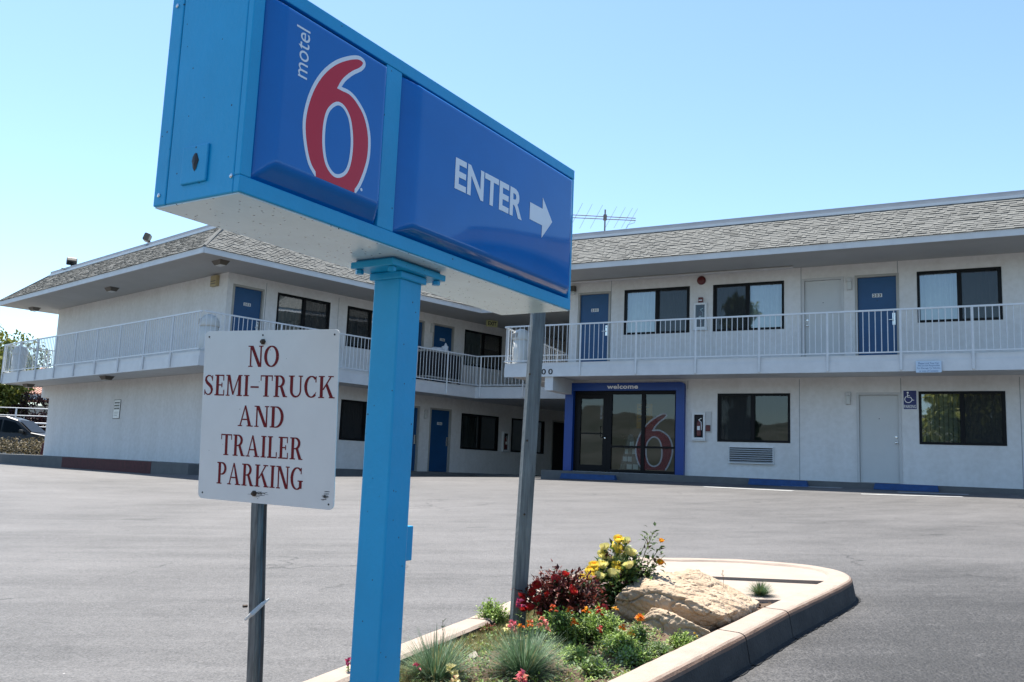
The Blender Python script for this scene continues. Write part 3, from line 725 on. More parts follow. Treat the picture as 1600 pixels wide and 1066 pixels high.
def bridge(outer, hole):      # ring polygon from outer loop and hole through one slit
    O = [Vector(p) for p in outer]; H = [Vector(p) for p in hole]
    ao = sum(O[i].x * O[(i + 1) % len(O)].y - O[(i + 1) % len(O)].x * O[i].y for i in range(len(O)))
    ah = sum(H[i].x * H[(i + 1) % len(H)].y - H[(i + 1) % len(H)].x * H[i].y for i in range(len(H)))
    if ao < 0: O = O[::-1]
    if ah > 0: H = H[::-1]
    return O, H
def ring_flat(mb, outer, hole, y, m, T=None):
    O, H = bridge(outer, hole)
    tri = tessellate_polygon([[Vector((p.x, p.y, 0)) for p in O], [Vector((p.x, p.y, 0)) for p in H]])
    al = O + H; fs = []
    for a, b, c in tri:
        if (al[b] - al[a]).cross(al[c] - al[a]) < 0: b, c = c, b
        fs.append((a, b, c))
    mb.add([(p.x, y, p.y) for p in al], fs, m, T)
def map6(poly, x0, z0, x1, z1): return [(x0 + (x - 0.1718) / (0.4537 - 0.1718) * (x1 - x0), z0 + (z - 0.1066) / (0.5236 - 0.1066) * (z1 - z0)) for x, z in poly]
q = (-1.37, 0.10, -0.33, 1.58)
mb = MB(); W6m, R6m, H6m, B6m = [map6(p_, *q) for p_ in (W6, R6, H6, B6)]
ring_flat(mb, W6m, R6m, 0.030, M['white6'], FRW); ring_flat(mb, R6m, H6m, 0.030, M['red6'], FRW); ring_flat(mb, H6m, B6m, 0.030, M['white6'], FRW)
mb.build('window_film_six', sf_)
mb = MB(); text_fit(mb, 'OFFICE', 0, -0.028, 0.40, 0.028, 0, M['white6'], FRW @ Matrix.Translation((-2.355, 0.034, 1.80)) @ Matrix.Rotation(R(90), 4, 'Y'), bold=0.03); mb.build('door_lettering', gd)
# lobby interior
mb = MB(); LW = M['lobby_wall']
mb.box((-3.3, 0.14, -0.06), (1.0, 4.6, -0.004), M['lobby_floor'], FRW); mb.box((-3.3, 4.6, 0), (1.0, 4.65, 2.5), LW, FRW); mb.box((-3.34, 0.14, 0), (-3.3, 4.6, 2.5), LW, FRW)
mb.box((1.0, 0.14, 0), (1.05, 4.6, 2.5), LW, FRW); mb.box((-3.3, 0.14, 2.4), (1.0, 4.6, 2.45), LW, FRW)
lob = mb.build('lobby', B)
mb = MB(); mb.bbox((-2.6, 2.3, 0), (0.6, 2.9, 1.05), M['blind_dk'], 0.02, FRW); mb.bbox((-2.65, 2.25, 1.05), (0.65, 2.95, 1.09), M['lobby_floor'], 0.01, FRW); mb.build('counter', lob)
def thing(name, mb, label, cat, group=None, mw=None, smooth=False):
    o = mb.build(name, None, smooth, mw); return tag(o, label, cat, group)
mb = MB(); mb.bbox((-0.22, -0.006, -0.33), (0.22, 0.0, 0.33), M['amber'], 0.004)
for k in range(5): mb.box((-0.17, -0.0085, 0.22 - k * 0.09), (0.12 - 0.05 * (k % 2), -0.0065, 0.245 - k * 0.09), M['brownlamp'])
thing('notice', mb, 'amber paper notice hanging inside the lobby glass', 'notice', mw=FRW @ Matrix.Translation((-1.15, 0.10, 1.5)))
mb = MB(); mb.add([(-0.33, 0, 0), (0.30, 0, 0), (0.30, 0.35, 0), (-0.33, 0.35, 0), (-0.10, 0.12, 1.02), (0.02, 0.12, 1.02), (0.02, 0.2, 1.02), (-0.10, 0.2, 1.02)], [(0, 1, 5, 4), (1, 2, 6, 5), (2, 3, 7, 6), (3, 0, 4, 7), (4, 5, 6, 7)], M['rackdk'])
for k in range(4):
    for j in range(3):
        zz = 0.1 + k * 0.2; ww = 0.24 - 0.05 * k; x_ = -0.02 + (j - 1) * ww * 0.72
        mb.box((x_ - ww * 0.3, 0.12 * zz - 0.02, zz), (x_ + ww * 0.3, 0.12 * zz - 0.005, zz + 0.13), M['curtain'] if (k + j) % 3 else M['galvdk'])
thing('leaflet_rack', mb, 'dark tapering leaflet rack standing inside the lobby glass', 'leaflet rack', mw=FRW @ Matrix.Translation((-1.55, 0.16, 0.0)))

# through-wall air conditioner grille (part of the building)
mb = MB(); mb.box((1.15, -0.012, 0.375), (2.21, 0.01, 0.735), M['black'], FRW)
for a_, b_ in (((1.13, -0.05, 0.355), (1.15, 0.01, 0.755)), ((2.21, -0.05, 0.355), (2.23, 0.01, 0.755)), ((1.13, -0.06, 0.735), (2.23, 0.01, 0.756)), ((1.13, -0.07, 0.345), (2.24, 0.01, 0.366))): mb.box(a_, b_, M['alum'], FRW)
acu = mb.build('air_conditioner', B)
for k in range(7):
    z0 = 0.372 + k * 0.0515
    q = MB(); q.add([(1.151, -0.058, z0), (2.209, -0.058, z0), (2.209, -0.020, z0 + 0.026), (1.151, -0.020, z0 + 0.026), (1.151, -0.058, z0 + 0.004), (2.209, -0.058, z0 + 0.004), (2.209, -0.020, z0 + 0.030), (1.151, -0.020, z0 + 0.030)], [(7, 6, 5, 4)[::-1], (0, 3, 2, 1)[::-1], (0, 1, 5, 4)], M['alum'], FRW)
    q.build('louvre', acu)
mb = MB(); mb.tube([(-3.35, -0.28, 5.155), (2.76, -0.28, 5.155)], 0.028, M['dframe_w'], 8, T=FRW); mb.build('conduit', B)

# ------------------------------------------------------------------ small things fixed to the motel
def ext_cab(T, x, z, label):
    t = empty('extinguisher_cabinet', label, 'fire extinguisher cabinet', T @ Matrix.Translation((x, 0, z)), 'fire extinguisher cabinets on the motel walls')
    b = MB(); b.box((-0.13, -0.015, -0.30), (0.13, 0.0, 0.30), M['cartdk']); b.build('back_panel', t)
    f = MB()
    for a, c in (((-0.17, -0.07, -0.34), (-0.12, 0.0, 0.34)), ((0.12, -0.07, -0.34), (0.17, 0.0, 0.34)), ((-0.12, -0.07, 0.29), (0.12, 0.0, 0.34)), ((-0.12, -0.07, -0.34), (0.12, 0.0, -0.29))): f.box(a, c, M['plate'])
    f.box((-0.19, -0.075, -0.37), (0.19, 0.0, -0.345), M['alum']); f.build('frame', t)
    gp = MB()
    if z > 3: gp.flat([(-0.12, -0.29), (0.12, -0.29), (0.12, 0.29), (-0.12, 0.29)], -0.062, M['glass_lobby']); gp.build('pane', t)
    e = MB(); e.lathe([(0.05, -0.25), (0.058, -0.23), (0.058, 0.06), (0.045, 0.11), (0.02, 0.14), (0.02, 0.17)], M['red'], 14, Matrix.Translation((0, -0.03, 0)) @ Matrix.Scale(0.45, 4, (0, 1, 0))); e.tube([(0, -0.03, 0.16), (0.07, -0.035, 0.2)], 0.012, M['chrome']); e.tube([(0, -0.03, 0.15), (0.06, -0.035, 0.1), (0.07, -0.035, -0.1)], 0.012, M['plate'])
    e.box((-0.035, -0.0595, -0.1), (0.035, -0.0575, 0.0), M['plate']); e.build('fire_extinguisher', t)
    return t
ext_cab(FRW, 0.37, 4.09, 'white framed extinguisher cabinet on the upper wall between two sliding windows')
ext_cab(FRW, 0.36, 1.25, 'white framed extinguisher cabinet on the ground floor wall right of the blue lobby entrance')
ext_cab(FLF, 11.3, 1.15, 'shaded extinguisher cabinet on the ground floor wall of the recessed wing')
mb = MB(); mb.lathe([(0.115, 0), (0.115, 0.03), (0.09, 0.06), (0.03, 0.075)], M['red'], 22); thing('alarm_bell', mb, 'round red alarm bell under the eave above the upper extinguisher', 'alarm bell', mw=FRW @ Matrix.Translation((0.38, 0, 5.03)) @ Matrix.Rotation(R(90), 4, 'X'))
mb = MB(); mb.bbox((-0.06, -0.045, -0.08), (0.06, 0, 0.08), M['red'], 0.008); mb.box((-0.045, -0.0475, -0.01), (0.045, -0.0452, 0.015), M['plate']); thing('fire_alarm_box', mb, 'small red fire alarm pull box above the upper extinguisher', 'alarm box', mw=FRW @ Matrix.Translation((0.37, 0, 4.50)))
mb = MB(); mb.bbox((-0.06, -0.045, -0.08), (0.06, 0, 0.08), M['red'], 0.008); mb.box((-0.045, -0.0475, -0.01), (0.045, -0.0452, 0.015), M['plate']); mb.bbox((-0.075, -0.03, -0.11), (0.075, -0.001, 0.42), M['dframe_w'], 0.006); mb.box((-0.055, -0.06, -0.07), (0.055, -0.031, 0.06), M['red']); thing('fire_alarm_box', mb, 'red fire alarm pull box on a pale strip beside the lower extinguisher', 'alarm box', mw=FRW @ Matrix.Translation((0.60, 0, 1.20)))

def wall_lamp():
    t = empty('wall_lamp', '', 'wall lamp', Matrix.Identity(4), 'small wall lamps beside the doors')
    b = MB(); b.bbox((-0.055, -0.02, -0.15), (0.055, 0, 0.15), M['dframe_w'], 0.006); b.build('back_plate', t)
    b = MB(); b.bbox((-0.06, -0.08, 0.06), (0.06, -0.02, 0.15), M['dframe_w'], 0.012); b.build('hood', t)
    b = MB(); b.bbox((-0.05, -0.07, -0.14), (0.05, -0.021, 0.058), M['domew'], 0.012); b.build('lens', t); return t
wl0 = wall_lamp()
for i, (T, x, z, lb) in enumerate([(FRW, 4.02, 4.70, 'small wall lamp between the white and blue doors of the upper right walkway'), (FRW, 3.96, 1.95, 'small wall lamp left of the white ground floor door'), (FLF, 7.50, 4.72, 'small wall lamp left of the upper door behind the laundry cart'), (FLF, 7.42, 1.85, 'shaded wall lamp left of the ground floor door below the laundry cart')]):
    o = wl0 if i == 0 else copy_tree(wl0)
    o.matrix_basis = T @ Matrix.Translation((x, 0, z)); o['label'] = lb
# accessible parking sign
S = empty('parking_sign', 'blue accessible parking sign with wheelchair symbol beside the white ground floor door', 'parking sign', FRW @ Matrix.Translation((5.30, -0.012, 1.915)))
M['sgnblue'] = mat('sign_navy', (0.012, 0.018, 0.13), 0.4)
mb = MB(); mb.bbox((-0.15, 0, -0.225), (0.15, 0.008, 0.225), M['white'], 0.004); mb.box((-0.138, -0.002, -0.213), (0.138, -0.0002, 0.213), M['sgnblue']); mb.build('panel', S)
mb = MB(); Y = -0.004
def ribbon(mb, pts, wds, y, m, T=None):
    P = [Vector(p) for p in pts]; n = len(P); vs = []
    if not isinstance(wds, (list, tuple)): wds = [wds] * n
    for i in range(n):
        d = (P[min(i + 1, n - 1)] - P[max(i - 1, 0)]).normalized(); nn = Vector((-d.y, d.x)) * wds[i] / 2
        for q_ in (P[i] - nn, P[i] + nn): vs.append((q_.x, y, q_.y))
    mb.add(vs, [(2 * i, 2 * i + 2, 2 * i + 3, 2 * i + 1) for i in range(n - 1)], m, T)
arc = lambda cx, cz, rx, rz, a0, a1, n=16: [(cx + rx * math.cos(R(a0 + (a1 - a0) * i / n)), cz + rz * math.sin(R(a0 + (a1 - a0) * i / n))) for i in range(n + 1)]
mb.flat(arc(-0.045, 0.165, 0.022, 0.022, 0, 337, 15), Y, M['white'])
ribbon(mb, [(-0.05, 0.135), (-0.05, 0.06), (0.015, 0.06), (0.055, -0.01), (0.085, -0.005)], 0.017, Y - 0.0003, M['white'])
ribbon(mb, [(-0.05, 0.1), (0.0, 0.1)], 0.014, Y - 0.0006, M['white'])
ribbon(mb, arc(-0.035, 0.012, 0.075, 0.075, 118, 350), 0.016, Y - 0.0009, M['white']); mb.build('wheelchair_symbol', S)
mb = MB(); text_fit(mb, 'PARKING', -0.125, -0.19, 0.125, -0.115, Y, M['white'], bold=0.01); mb.build('lettering', S)
# small notices
S = empty('notice_sign', 'small pale blue notice hanging from the right wing walkway edge', 'notice', FRW @ Matrix.Translation((5.80, -OV - 0.085, 2.505)))
M['paleblue'] = mat('pale_blue_sheet', (0.50, 0.62, 0.74), 0.5); M['inkblue'] = mat('blue_ink', (0.05, 0.12, 0.28), 0.6)
mb = MB(); mb.bbox((-0.25, 0, -0.125), (0.25, 0.01, 0.125), M['paleblue'], 0.004); mb.build('panel', S)
mb = MB()
for i, t in enumerate(['Please Lock Your Car', 'We are not Responsible', 'For Damage To Vehicles', 'or Loss of Contents']):
    wd = (0.40, 0.43, 0.45, 0.37)[i]; z = 0.07 - i * 0.055
    text_fit(mb, t, -wd / 2, z - 0.015, wd / 2, z + 0.027, -0.0015, M['inkblue'])
mb.build('lettering', S)
S = empty('notice_sign', 'white wall notice with black border on the blank end wall of the left wing', 'notice', FLE @ Matrix.Translation((-6.05, -0.012, 1.54)))
mb = MB(); mb.box((-0.235, 0, -0.30), (0.235, 0.01, 0.30), M['ink']); mb.box((-0.215, -0.003, -0.28), (0.215, -0.0002, 0.28), M['plate']); mb.build('panel', S)
mb = MB()
for k, (a, wd) in enumerate([(0.20, 0.34), (0.11, 0.36), (0.02, 0.36)]):        # three heavy, three fine illegible rows, as in the photograph
    rr_ = random.Random(k); x = -wd / 2
    while x < wd / 2: b_ = rr_.uniform(0.03, 0.06); mb.box((x, -0.0045, a - 0.025), (min(x + b_, wd / 2), -0.0032, a + 0.03), M['ink']); x += b_ + 0.014
for k in range(3): mb.box((-0.15, -0.0045, -0.10 - k * 0.055), (0.14 - 0.03 * k, -0.0032, -0.085 - k * 0.055), M['galvdk'])
mb.build('lettering', S)
# exit sign under the recessed eave
S = empty('exit_sign', 'small yellowish exit sign hanging under the eave of the recessed wing', 'exit sign', FLF @ Matrix.Translation((9.35, -1.0, 5.06)) @ Matrix.Rotation(R(-20), 4, 'Z'))
M['exity'] = mat('exit_face', (0.42, 0.42, 0.20), 0.5); M['exitink'] = mat('exit_letter', (0.72, 0.72, 0.45), 0.5)
mb = MB(); mb.bbox((-0.21, 0, -0.11), (0.21, 0.06, 0.11), M['exity'], 0.01); mb.tube([(0, 0.03, 0.10), (0, 0.03, 0.14)], 0.02, M['exity']); mb.build('box', S)
mb = MB(); text_fit(mb, 'EXIT', -0.16, -0.07, 0.16, 0.07, -0.002, M['ink'], bold=0.03); mb.build('lettering', S)
# ceiling lamps under eaves and walkway
def ceil_lamp():
    t = empty('ceiling_lamp', '', 'ceiling lamp', Matrix.Identity(4), 'brown ceiling lamps under the left wing eaves and walkway')
    b = MB(); b.add([(-0.22, -0.14, 0), (0.22, -0.14, 0), (0.22, 0.14, 0), (-0.22, 0.14, 0), (-0.15, -0.09, -0.11), (0.15, -0.09, -0.11), (0.15, 0.09, -0.11), (-0.15, 0.09, -0.11)], [(0, 1, 2, 3), (0, 4, 5, 1), (1, 5, 6, 2), (2, 6, 7, 3), (3, 7, 4, 0), (7, 6, 5, 4)], M['brownlamp']); b.build('housing', t)
    b = MB(); b.bbox((-0.12, -0.07, -0.125), (0.12, 0.07, -0.109), M['domew'], 0.005); b.build('lens', t); return t
c0 = ceil_lamp()
for i, (x, y, z, lb) in enumerate([(1.07, -0.85, 5.19, 'brown ceiling lamp under the left wing eave at the front corner'), (-5.43, -0.81, 5.19, 'brown ceiling lamp under the middle of the end wall eave'), (-11.98, -0.70, 5.19, 'brown ceiling lamp under the eave at the far left corner'), (-5.16, -0.80, 2.458, 'brown ceiling lamp under the walkway in the middle of the end wall'), (-11.83, -0.65, 2.458, 'brown ceiling lamp under the walkway at the far left corner')]):
    o = c0 if i == 0 else copy_tree(c0)
    o.matrix_basis = FLE @ Matrix.Translation((x, y, z)); o['label'] = lb
mb = MB(); mb.bbox((-0.16, -0.10, -0.15), (0.16, 0.0, 0.15), M['tan'], 0.01); mb.box((-0.13, -0.104, -0.02), (0.13, -0.101, 0.0), M['brownlamp']); mb.box((-0.13, -0.104, -0.09), (0.13, -0.101, -0.07), M['brownlamp'])
thing('junction_box', mb, 'tan metal box high on the end wall near the front corner', 'junction box', mw=FLE @ Matrix.Translation((-0.62, 0, 5.0)))
mb = MB(); mb.bbox((-0.07, -0.14, -0.07), (0.07, 0, 0.07), M['brownlamp'], 0.01); mb.lathe([(0.05, 0), (0.06, 0.05), (0.03, 0.1)], M['domew'], 12, Matrix.Translation((0, -0.07, -0.17)))
thing('eave_lamp', mb, 'brown lamp under the right wing eave beside the enter sign', 'wall lamp', mw=FRW @ Matrix.Translation((-3.25, -0.02, 5.02)))
# domed bins in the walkway corners
def bin_():
    t = empty('domed_bin', '', 'litter bin', Matrix.Identity(4), 'white domed bins in the walkway corners')
    b = MB(); b.lathe([(0.20, 0.0), (0.215, 0.03), (0.225, 0.62), (0.21, 0.63)], M['domew'], 24); b.build('body', t, True)
    b = MB(); b.lathe([(0.235, 0.62), (0.24, 0.66), (0.225, 0.78), (0.16, 0.88), (0.06, 0.925), (0.01, 0.93)], M['domew'], 24); dome = b.build('dome_lid', t, True)
    b = MB(); b.bbox((-0.10, -0.245, 0.68), (0.10, -0.15, 0.80), M['dframe'], 0.01); b.build('flap', dome); return t
b0 = bin_()
for i, (T, x, y, lb) in enumerate([(FRW, -4.33, -1.0, 'white domed bin at the left corner of the right wing walkway'), (FLE, 1.02, -0.98, 'white domed bin at the front corner of the left wing walkway'), (FLE, -12.02, -0.98, 'white domed bin at the far left corner of the left wing walkway')]):
    o = b0 if i == 0 else copy_tree(b0)
    o.matrix_basis = T @ Matrix.Translation((x, y, 2.795)) @ Matrix.Rotation(R(-25), 4, 'Z') @ Matrix.Scale(1.06, 4); o['label'] = lb
# laundry cart
S = empty('laundry_cart', 'black fabric laundry cart parked by the upper door behind the railing', 'cart', FLF @ Matrix.Translation((7.25, -0.72, 2.795)))
mb = MB(); mb.bbox((-0.75, -0.26, 0.16), (0.75, 0.26, 0.98), M['cartdk'], 0.03); mb.build('bag', S)
mb = MB()
for z in (0.16, 0.98): mb.bbox((-0.80, -0.29, z), (0.80, 0.29, z + 0.045), M['dframe'], 0.012)
for x in (-0.78, 0.78):
    for y in (-0.27, 0.27): mb.tube([(x, y, 0.14), (x, y, 1.02)], 0.014, M['dframe'])
mb.build('frame', S)
for x in (-0.7, 0.7):
    for y in (-0.22, 0.22): mb = MB(); mb.lathe([(0.02, -0.018), (0.07, -0.018), (0.07, 0.018), (0.02, 0.018)], M['ink'], 14, Matrix.Translation((x, y, 0.075)) @ Matrix.Rotation(R(90), 4, 'X')); mb.build('wheel', S)
def blob(r, seed, sc=(1, 1, 1), amp=0.25, freq=6, sub=3):
    bm = bmesh.new(); bmesh.ops.create_icosphere(bm, subdivisions=sub, radius=r)
    for v in bm.verts:
        n = noise.noise(v.co * freq / (r * 6) + Vector((seed * 3.1, seed, 0))); v.co *= 1 + amp * n
        v.co = Vector((v.co.x * sc[0], v.co.y * sc[1], v.co.z * sc[2]))
    return bm
mb = MB(); bm = blob(0.15, 3, (1.5, 1, 0.6), 0.5, 9); mb.bm(bm, M['towel'], Matrix.Translation((-0.10, 0, 1.09))); bm.free()
bm = blob(0.11, 8, (0.9, 1, 1.5), 0.6, 9); mb.bm(bm, M['towel'], Matrix.Translation((0.24, 0, 1.15))); bm.free()
thing('towel_pile', mb, 'crumpled white towels heaped on the black laundry cart', 'towels', mw=FLF @ Matrix.Translation((7.25, -0.72, 2.795)), smooth=True)
# floodlights on the roof edge
def flood(x, ang, tilt, label):
    o = 0.30
    p = FLE @ Vector((x, -o, 6.40))
    t = empty('floodlight', label, 'floodlight', Matrix.Translation(p) @ Matrix.Rotation(math.atan2(-V.y, -V.x) + ang, 4, 'Z'), 'floodlights on the left wing roof edge')
    b = MB(); b.bbox((-0.30, -0.06, 0.0), (0.3, 0.06, 0.05), M['galv'], 0.01); b.build('base', t)
    b = MB(); b.tube([(0, 0, 0.04), (0, 0, 0.16), (0.0, -0.06, 0.22)], 0.026, M['brownlamp']); b.build('arm', t)
    b = MB(); T_ = Matrix.Translation((0, -0.10, 0.30)) @ Matrix.Rotation(tilt, 4, 'X')
    b.bbox((-0.17, -0.08, -0.12), (0.17, 0.09, 0.12), M['brownlamp'], 0.03, T_); h = b.build('lamp_head', t)
    b = MB(); b.bbox((-0.14, -0.088, -0.095), (0.14, -0.079, 0.095), M['glass_dk'], 0.003, T_); b.build('lens', h)
    b = MB(); b.tube([(0.0, -0.05, 0.02), (-0.1, -0.35, -0.13), (-0.45, -0.85, -0.55)], 0.012, M['brownlamp']); b.build('cable', t)
    return t
flood(-10.15, R(70), R(55), 'brown floodlight tilted up at the far left end of the left wing roof')
flood(-4.25, R(-35), R(-18), 'brown floodlight facing down near the middle of the end wall roof')
# antenna
S = empty('tv_antenna', 'thin metal television antenna standing on the roof right of the enter sign', 'antenna', TR(3.02, 30.0, 6.3))
M['antm'] = mat('antenna_metal', (0.16, 0.14, 0.13), 0.6, 0.4)
mb = MB(); mb.tube([(0, 0, 0), (0, 0, 2.65)], 0.028, M['antm']); mb.bbox((-0.06, -0.05, 2.27), (0.06, 0.05, 2.47), M['antm'], 0.01); mb.build('mast', S)
mb = MB()
for dz in (0.05, -0.05): mb.tube([(-1.45, 0.1, 2.40 + dz), (1.04, -0.1, 2.32 + dz * 0.8)], 0.016, M['antm'], 6)
bo = mb.build('boom', S)
mb = MB()
for k, x in enumerate([-1.38, -1.0, -0.66, -0.3, 0.2, 0.5, 0.75, 0.93]):
    h = (0.50 - 0.20 * (x + 1.38) / 2.3) * 0.8
    mb.tube([(x + 0.30 * h * 1.6, -0.5, 2.38 + h * 0.85), (x - 0.30 * h * 1.6, 0.5, 2.38 - h * 0.85)], 0.0055, M['antm'], 4)
mb.build('element', bo)
mb = MB(); mb.tube([(1.03, -0.1, 2.3), (1.0, -0.1, 2.2), (0.78, -0.1, 2.12), (0.7, -0.1, 1.95)], 0.008, M['antm'], 4); mb.build('cable', S)
# blue wheel stops against the kerb
def stop(T, x0, x1, z0, label):
    mb = MB(); y = -kw
    mb.add([(x0, y - 0.19, z0), (x1, y - 0.19, z0), (x1, y - 0.02, z0), (x0, y - 0.02, z0), (x0 + 0.03, y - 0.155, z0 + 0.135), (x1 - 0.03, y - 0.155, z0 + 0.135), (x1 - 0.03, y - 0.05, z0 + 0.135), (x0 + 0.03, y - 0.05, z0 + 0.135)],
           [(0, 3, 2, 1), (4, 5, 6, 7), (0, 1, 5, 4), (1, 2, 6, 5), (2, 3, 7, 6), (3, 0, 4, 7)], M['bluek'])
    o = mb.build('wheel_stop', None, mw=T); return tag(o, label, 'wheel stop', 'blue wheel stops along the kerb')
def gzl(x): p = FRW @ Vector((x, -kw - 0.1, 0)); return gz(p.x, p.y) - ZR
stop(FRW, -2.75, -1.25, gzl(-2), 'blue painted wheel stop in front of the lobby door')
stop(FRW, 2.00, 3.32, gzl(2.6), 'blue painted wheel stop below the wall right of the air conditioner grille')
stop(FRW, 4.68, 5.95, gzl(5.3), 'blue painted wheel stop in front of the white ground floor door')

# ------------------------------------------------------------------ blue enter sign
FSG = TR(-0.722, 2.249, 0.68, math.atan2(0.847, 0.531))
W_, D_, H_ = 1.815, 0.345, 0.619
S = empty('motel_sign', 'big blue cabinet sign lettered ENTER with arrow and red 6 on a blue pole', 'sign', TR(-0.33, 3.03, -0.83))
def sub(mb, name, par, T=FSG, smooth=False):
    me = mb.mesh(name, smooth); return place(name, me, par, T)
mb = MB(); SB = M['signblue']
mb.bbox((0.0, 0.022, 0.0), (W_, D_ - 0.055, H_), SB, 0.004); mb.bbox((0.0, D_ - 0.052, 0.0), (W_, D_, H_), SB, 0.004)
mb.box((0.004, D_ - 0.056, 0.004), (W_ - 0.004, D_ - 0.05, H_ - 0.004), M['ink'])
cab = sub(mb, 'cabinet', S)
mb = MB()
for a, b in (((0, -0.002, H_ - 0.042), (W_, 0.0215, H_)), ((0, -0.002, 0), (W_, 0.0215, 0.046)), ((0, -0.001, 0.046), (0.038, 0.0213, H_ - 0.042)), ((0.545, -0.001, 0.046), (0.622, 0.0213, H_ - 0.042)), ((W_ - 0.022, -0.001, 0.046), (W_, 0.0213, H_ - 0.042))): mb.bbox(a, b, SB, 0.003)
sub(mb, 'retainer_frame', S)
def panel(x0, x1, z0, z1, bl, br, bb, bt, rise, dome, name):
    nx_, nz_ = 64, 44; mb = MB(); vs = []
    def samp(n, a, b, e0, e1):      # more samples in the bevels
        o = []
        for i in range(n + 1):
            t = i / n; o.append(a + (b - a) * (t + 0.0) if 0 else a + (b - a) * (0.5 - 0.5 * math.cos(math.pi * t)))
        return o
    X = samp(nx_, x0, x1, bl, br); Z = samp(nz_, z0, z1, bb, bt)
    sm = lambda t: (lambda q: q * q * (3 - 2 * q))(max(0, min(1, t)))
    for z in Z:
        for x in X:
            k = min(min((x - x0) / bl, 1), min((x1 - x) / br, 1)); k2 = min(min((z - z0) / bb, 1), min((z1 - z) / bt, 1))
            q = min(k, k2)
            u = (x - x0) / (x1 - x0) * 2 - 1; v = (z - z0) / (z1 - z0) * 2 - 1
            e_ = 0.14; qq = q if q < 1 - e_ else (1 - e_) + (q - 1 + e_) - (q - 1 + e_) ** 2 / (2 * e_) * 1.0
            y = 0.016 - (0.016 + rise) * min(1, qq / (1 - e_ / 2)) - dome * max(0, 1 - u * u) * max(0, 1 - v * v)
            vs.append((x, y, z))
    n = nx_ + 1
    mb.add(vs, [(j * n + i, j * n + i + 1, (j + 1) * n + i + 1, (j + 1) * n + i) for j in range(nz_) for i in range(nx_)], M['panelblue'])
    return sub(mb, name, S, smooth=True)
RISE = 0.034
pa1 = panel(0.038, 0.545, 0.047, 0.576, 0.052, 0.040, 0.052, 0.035, RISE, 0.0, 'logo_panel')
pa2 = panel(0.622, W_ - 0.022, 0.047, 0.576, 0.062, 0.058, 0.032, 0.030, RISE, 0.010, 'enter_panel')
yb = -RISE - 0.0006
mb = MB(); ring_flat(mb, W6, R6, yb, M['panelwhite']); ring_flat(mb, R6, H6, yb, M['panelred']); ring_flat(mb, H6, B6, yb, M['panelwhite'])
mb.flat([(0.426 + 0.005 * math.cos(a * 0.7), 0.124 + 0.005 * math.sin(a * 0.7)) for a in range(9)], yb, M['panelwhite']); sub(mb, 'number_six', pa1, Matrix.Identity(4) @ FSG)
mb = MB(); text_fit(mb, 'motel', 0, 0, 0.142, 0.052, 0, M['panelwhite'], Matrix.Translation((0.176, yb, 0.366)) @ Matrix.Rotation(R(-90), 4, 'Y')); sub(mb, 'motel_lettering', pa1)
yc = -RISE - 0.0108
mb = MB()
vs, fs = text_geo('ENTER', 0.022); text_fit(mb, 'ENTER', 0.882, 0.262, 1.322, 0.372, yc, M['panelwhite'], bold=0.027)
mb.flat([(1.38, 0.283), (1.48, 0.283), (1.48, 0.232), (1.563, 0.318), (1.48, 0.398), (1.48, 0.351), (1.38, 0.351)], yc, M['panelwhite']); mb.v = [(x, -RISE - 0.0012 - 0.010 * max(0, 1 - ((x - 0.622) / (W_ - 0.644) * 2 - 1) ** 2) * max(0, 1 - ((z - 0.047) / 0.529 * 2 - 1) ** 2), z) for x, y, z in mb.v]
sub(mb, 'enter_lettering', pa2)
# pale, speckled underside sheet
M['under'] = mat('underside_sheet', (0.60, 0.80, 0.88), 0.20, var=0.12, vscale=5, spec=0.5, bump=0.05)
def speckle(m, dens=0.30, scale=42, col=(0.02, 0.025, 0.03)):
    b = m.node_tree.nodes['Principled BSDF']; L = m.node_tree.links.new
    src = b.inputs['Base Color'].links[0].from_socket
    tc = nd(m, 'ShaderNodeTexCoord'); vo = nd(m, 'ShaderNodeTexVoronoi'); vo.inputs['Scale'].default_value = scale
    L(tc.outputs['Object'], vo.inputs['Vector'])
    n = nd(m, 'ShaderNodeTexNoise'); n.inputs['Scale'].default_value = 14; L(tc.outputs['Object'], n.inputs['Vector'])
    t = nd(m, 'ShaderNodeMath', operation='MULTIPLY'); t.inputs[1].default_value = dens; L(n.outputs[0], t.inputs[0])
    c = nd(m, 'ShaderNodeMath', operation='LESS_THAN'); L(vo.outputs['Distance'], c.inputs[0]); L(t.outputs[0], c.inputs[1])
    mx = nd(m, 'ShaderNodeMix', data_type='RGBA'); L(c.outputs[0], mx.inputs[0]); L(src, mx.inputs[6]); mx.inputs[7].default_value = (*col, 1)
    L(mx.outputs[2], b.inputs['Base Color'])
speckle(M['under'], 0.26, 40); speckle(M['signblue'], 0.13, 26, (0.004, 0.05, 0.10)); speckle(M['signwhite'], 0.07, 20, (0.25, 0.24, 0.22))
mb = MB(); mb.box((0.006, 0.004, -0.0035), (W_ - 0.006, D_ - 0.004, 0.0005), M['under']); sub(mb, 'underside_sheet', S)
# end plate details
mb = MB(); mb.bbox((-0.007, 0.125, 0.045), (0.001, 0.228, 0.15), SB, 0.003); ep = sub(mb, 'end_plate', S)
mb = MB(); bm = blob(0.013, 4, (0.3, 1, 1.8), 0.4, 8, 2); mb.bm(bm, M['ink'], Matrix.Translation((-0.0075, 0.172, 0.105))); bm.free(); sub(mb, 'cable_hole', ep)
for y, z in ((D_ - 0.025, 0.03), (0.03, 0.045), (D_ - 0.025, 0.59), (0.03, 0.585)):
    mb = MB(); mb.lathe([(0.006, 0), (0.006, 0.003), (0.002, 0.005)], M['chrome'], 10, Matrix.Translation((0.0, y, z)) @ Matrix.Rotation(R(-90), 4, 'Y')); sub(mb, 'screw', S)
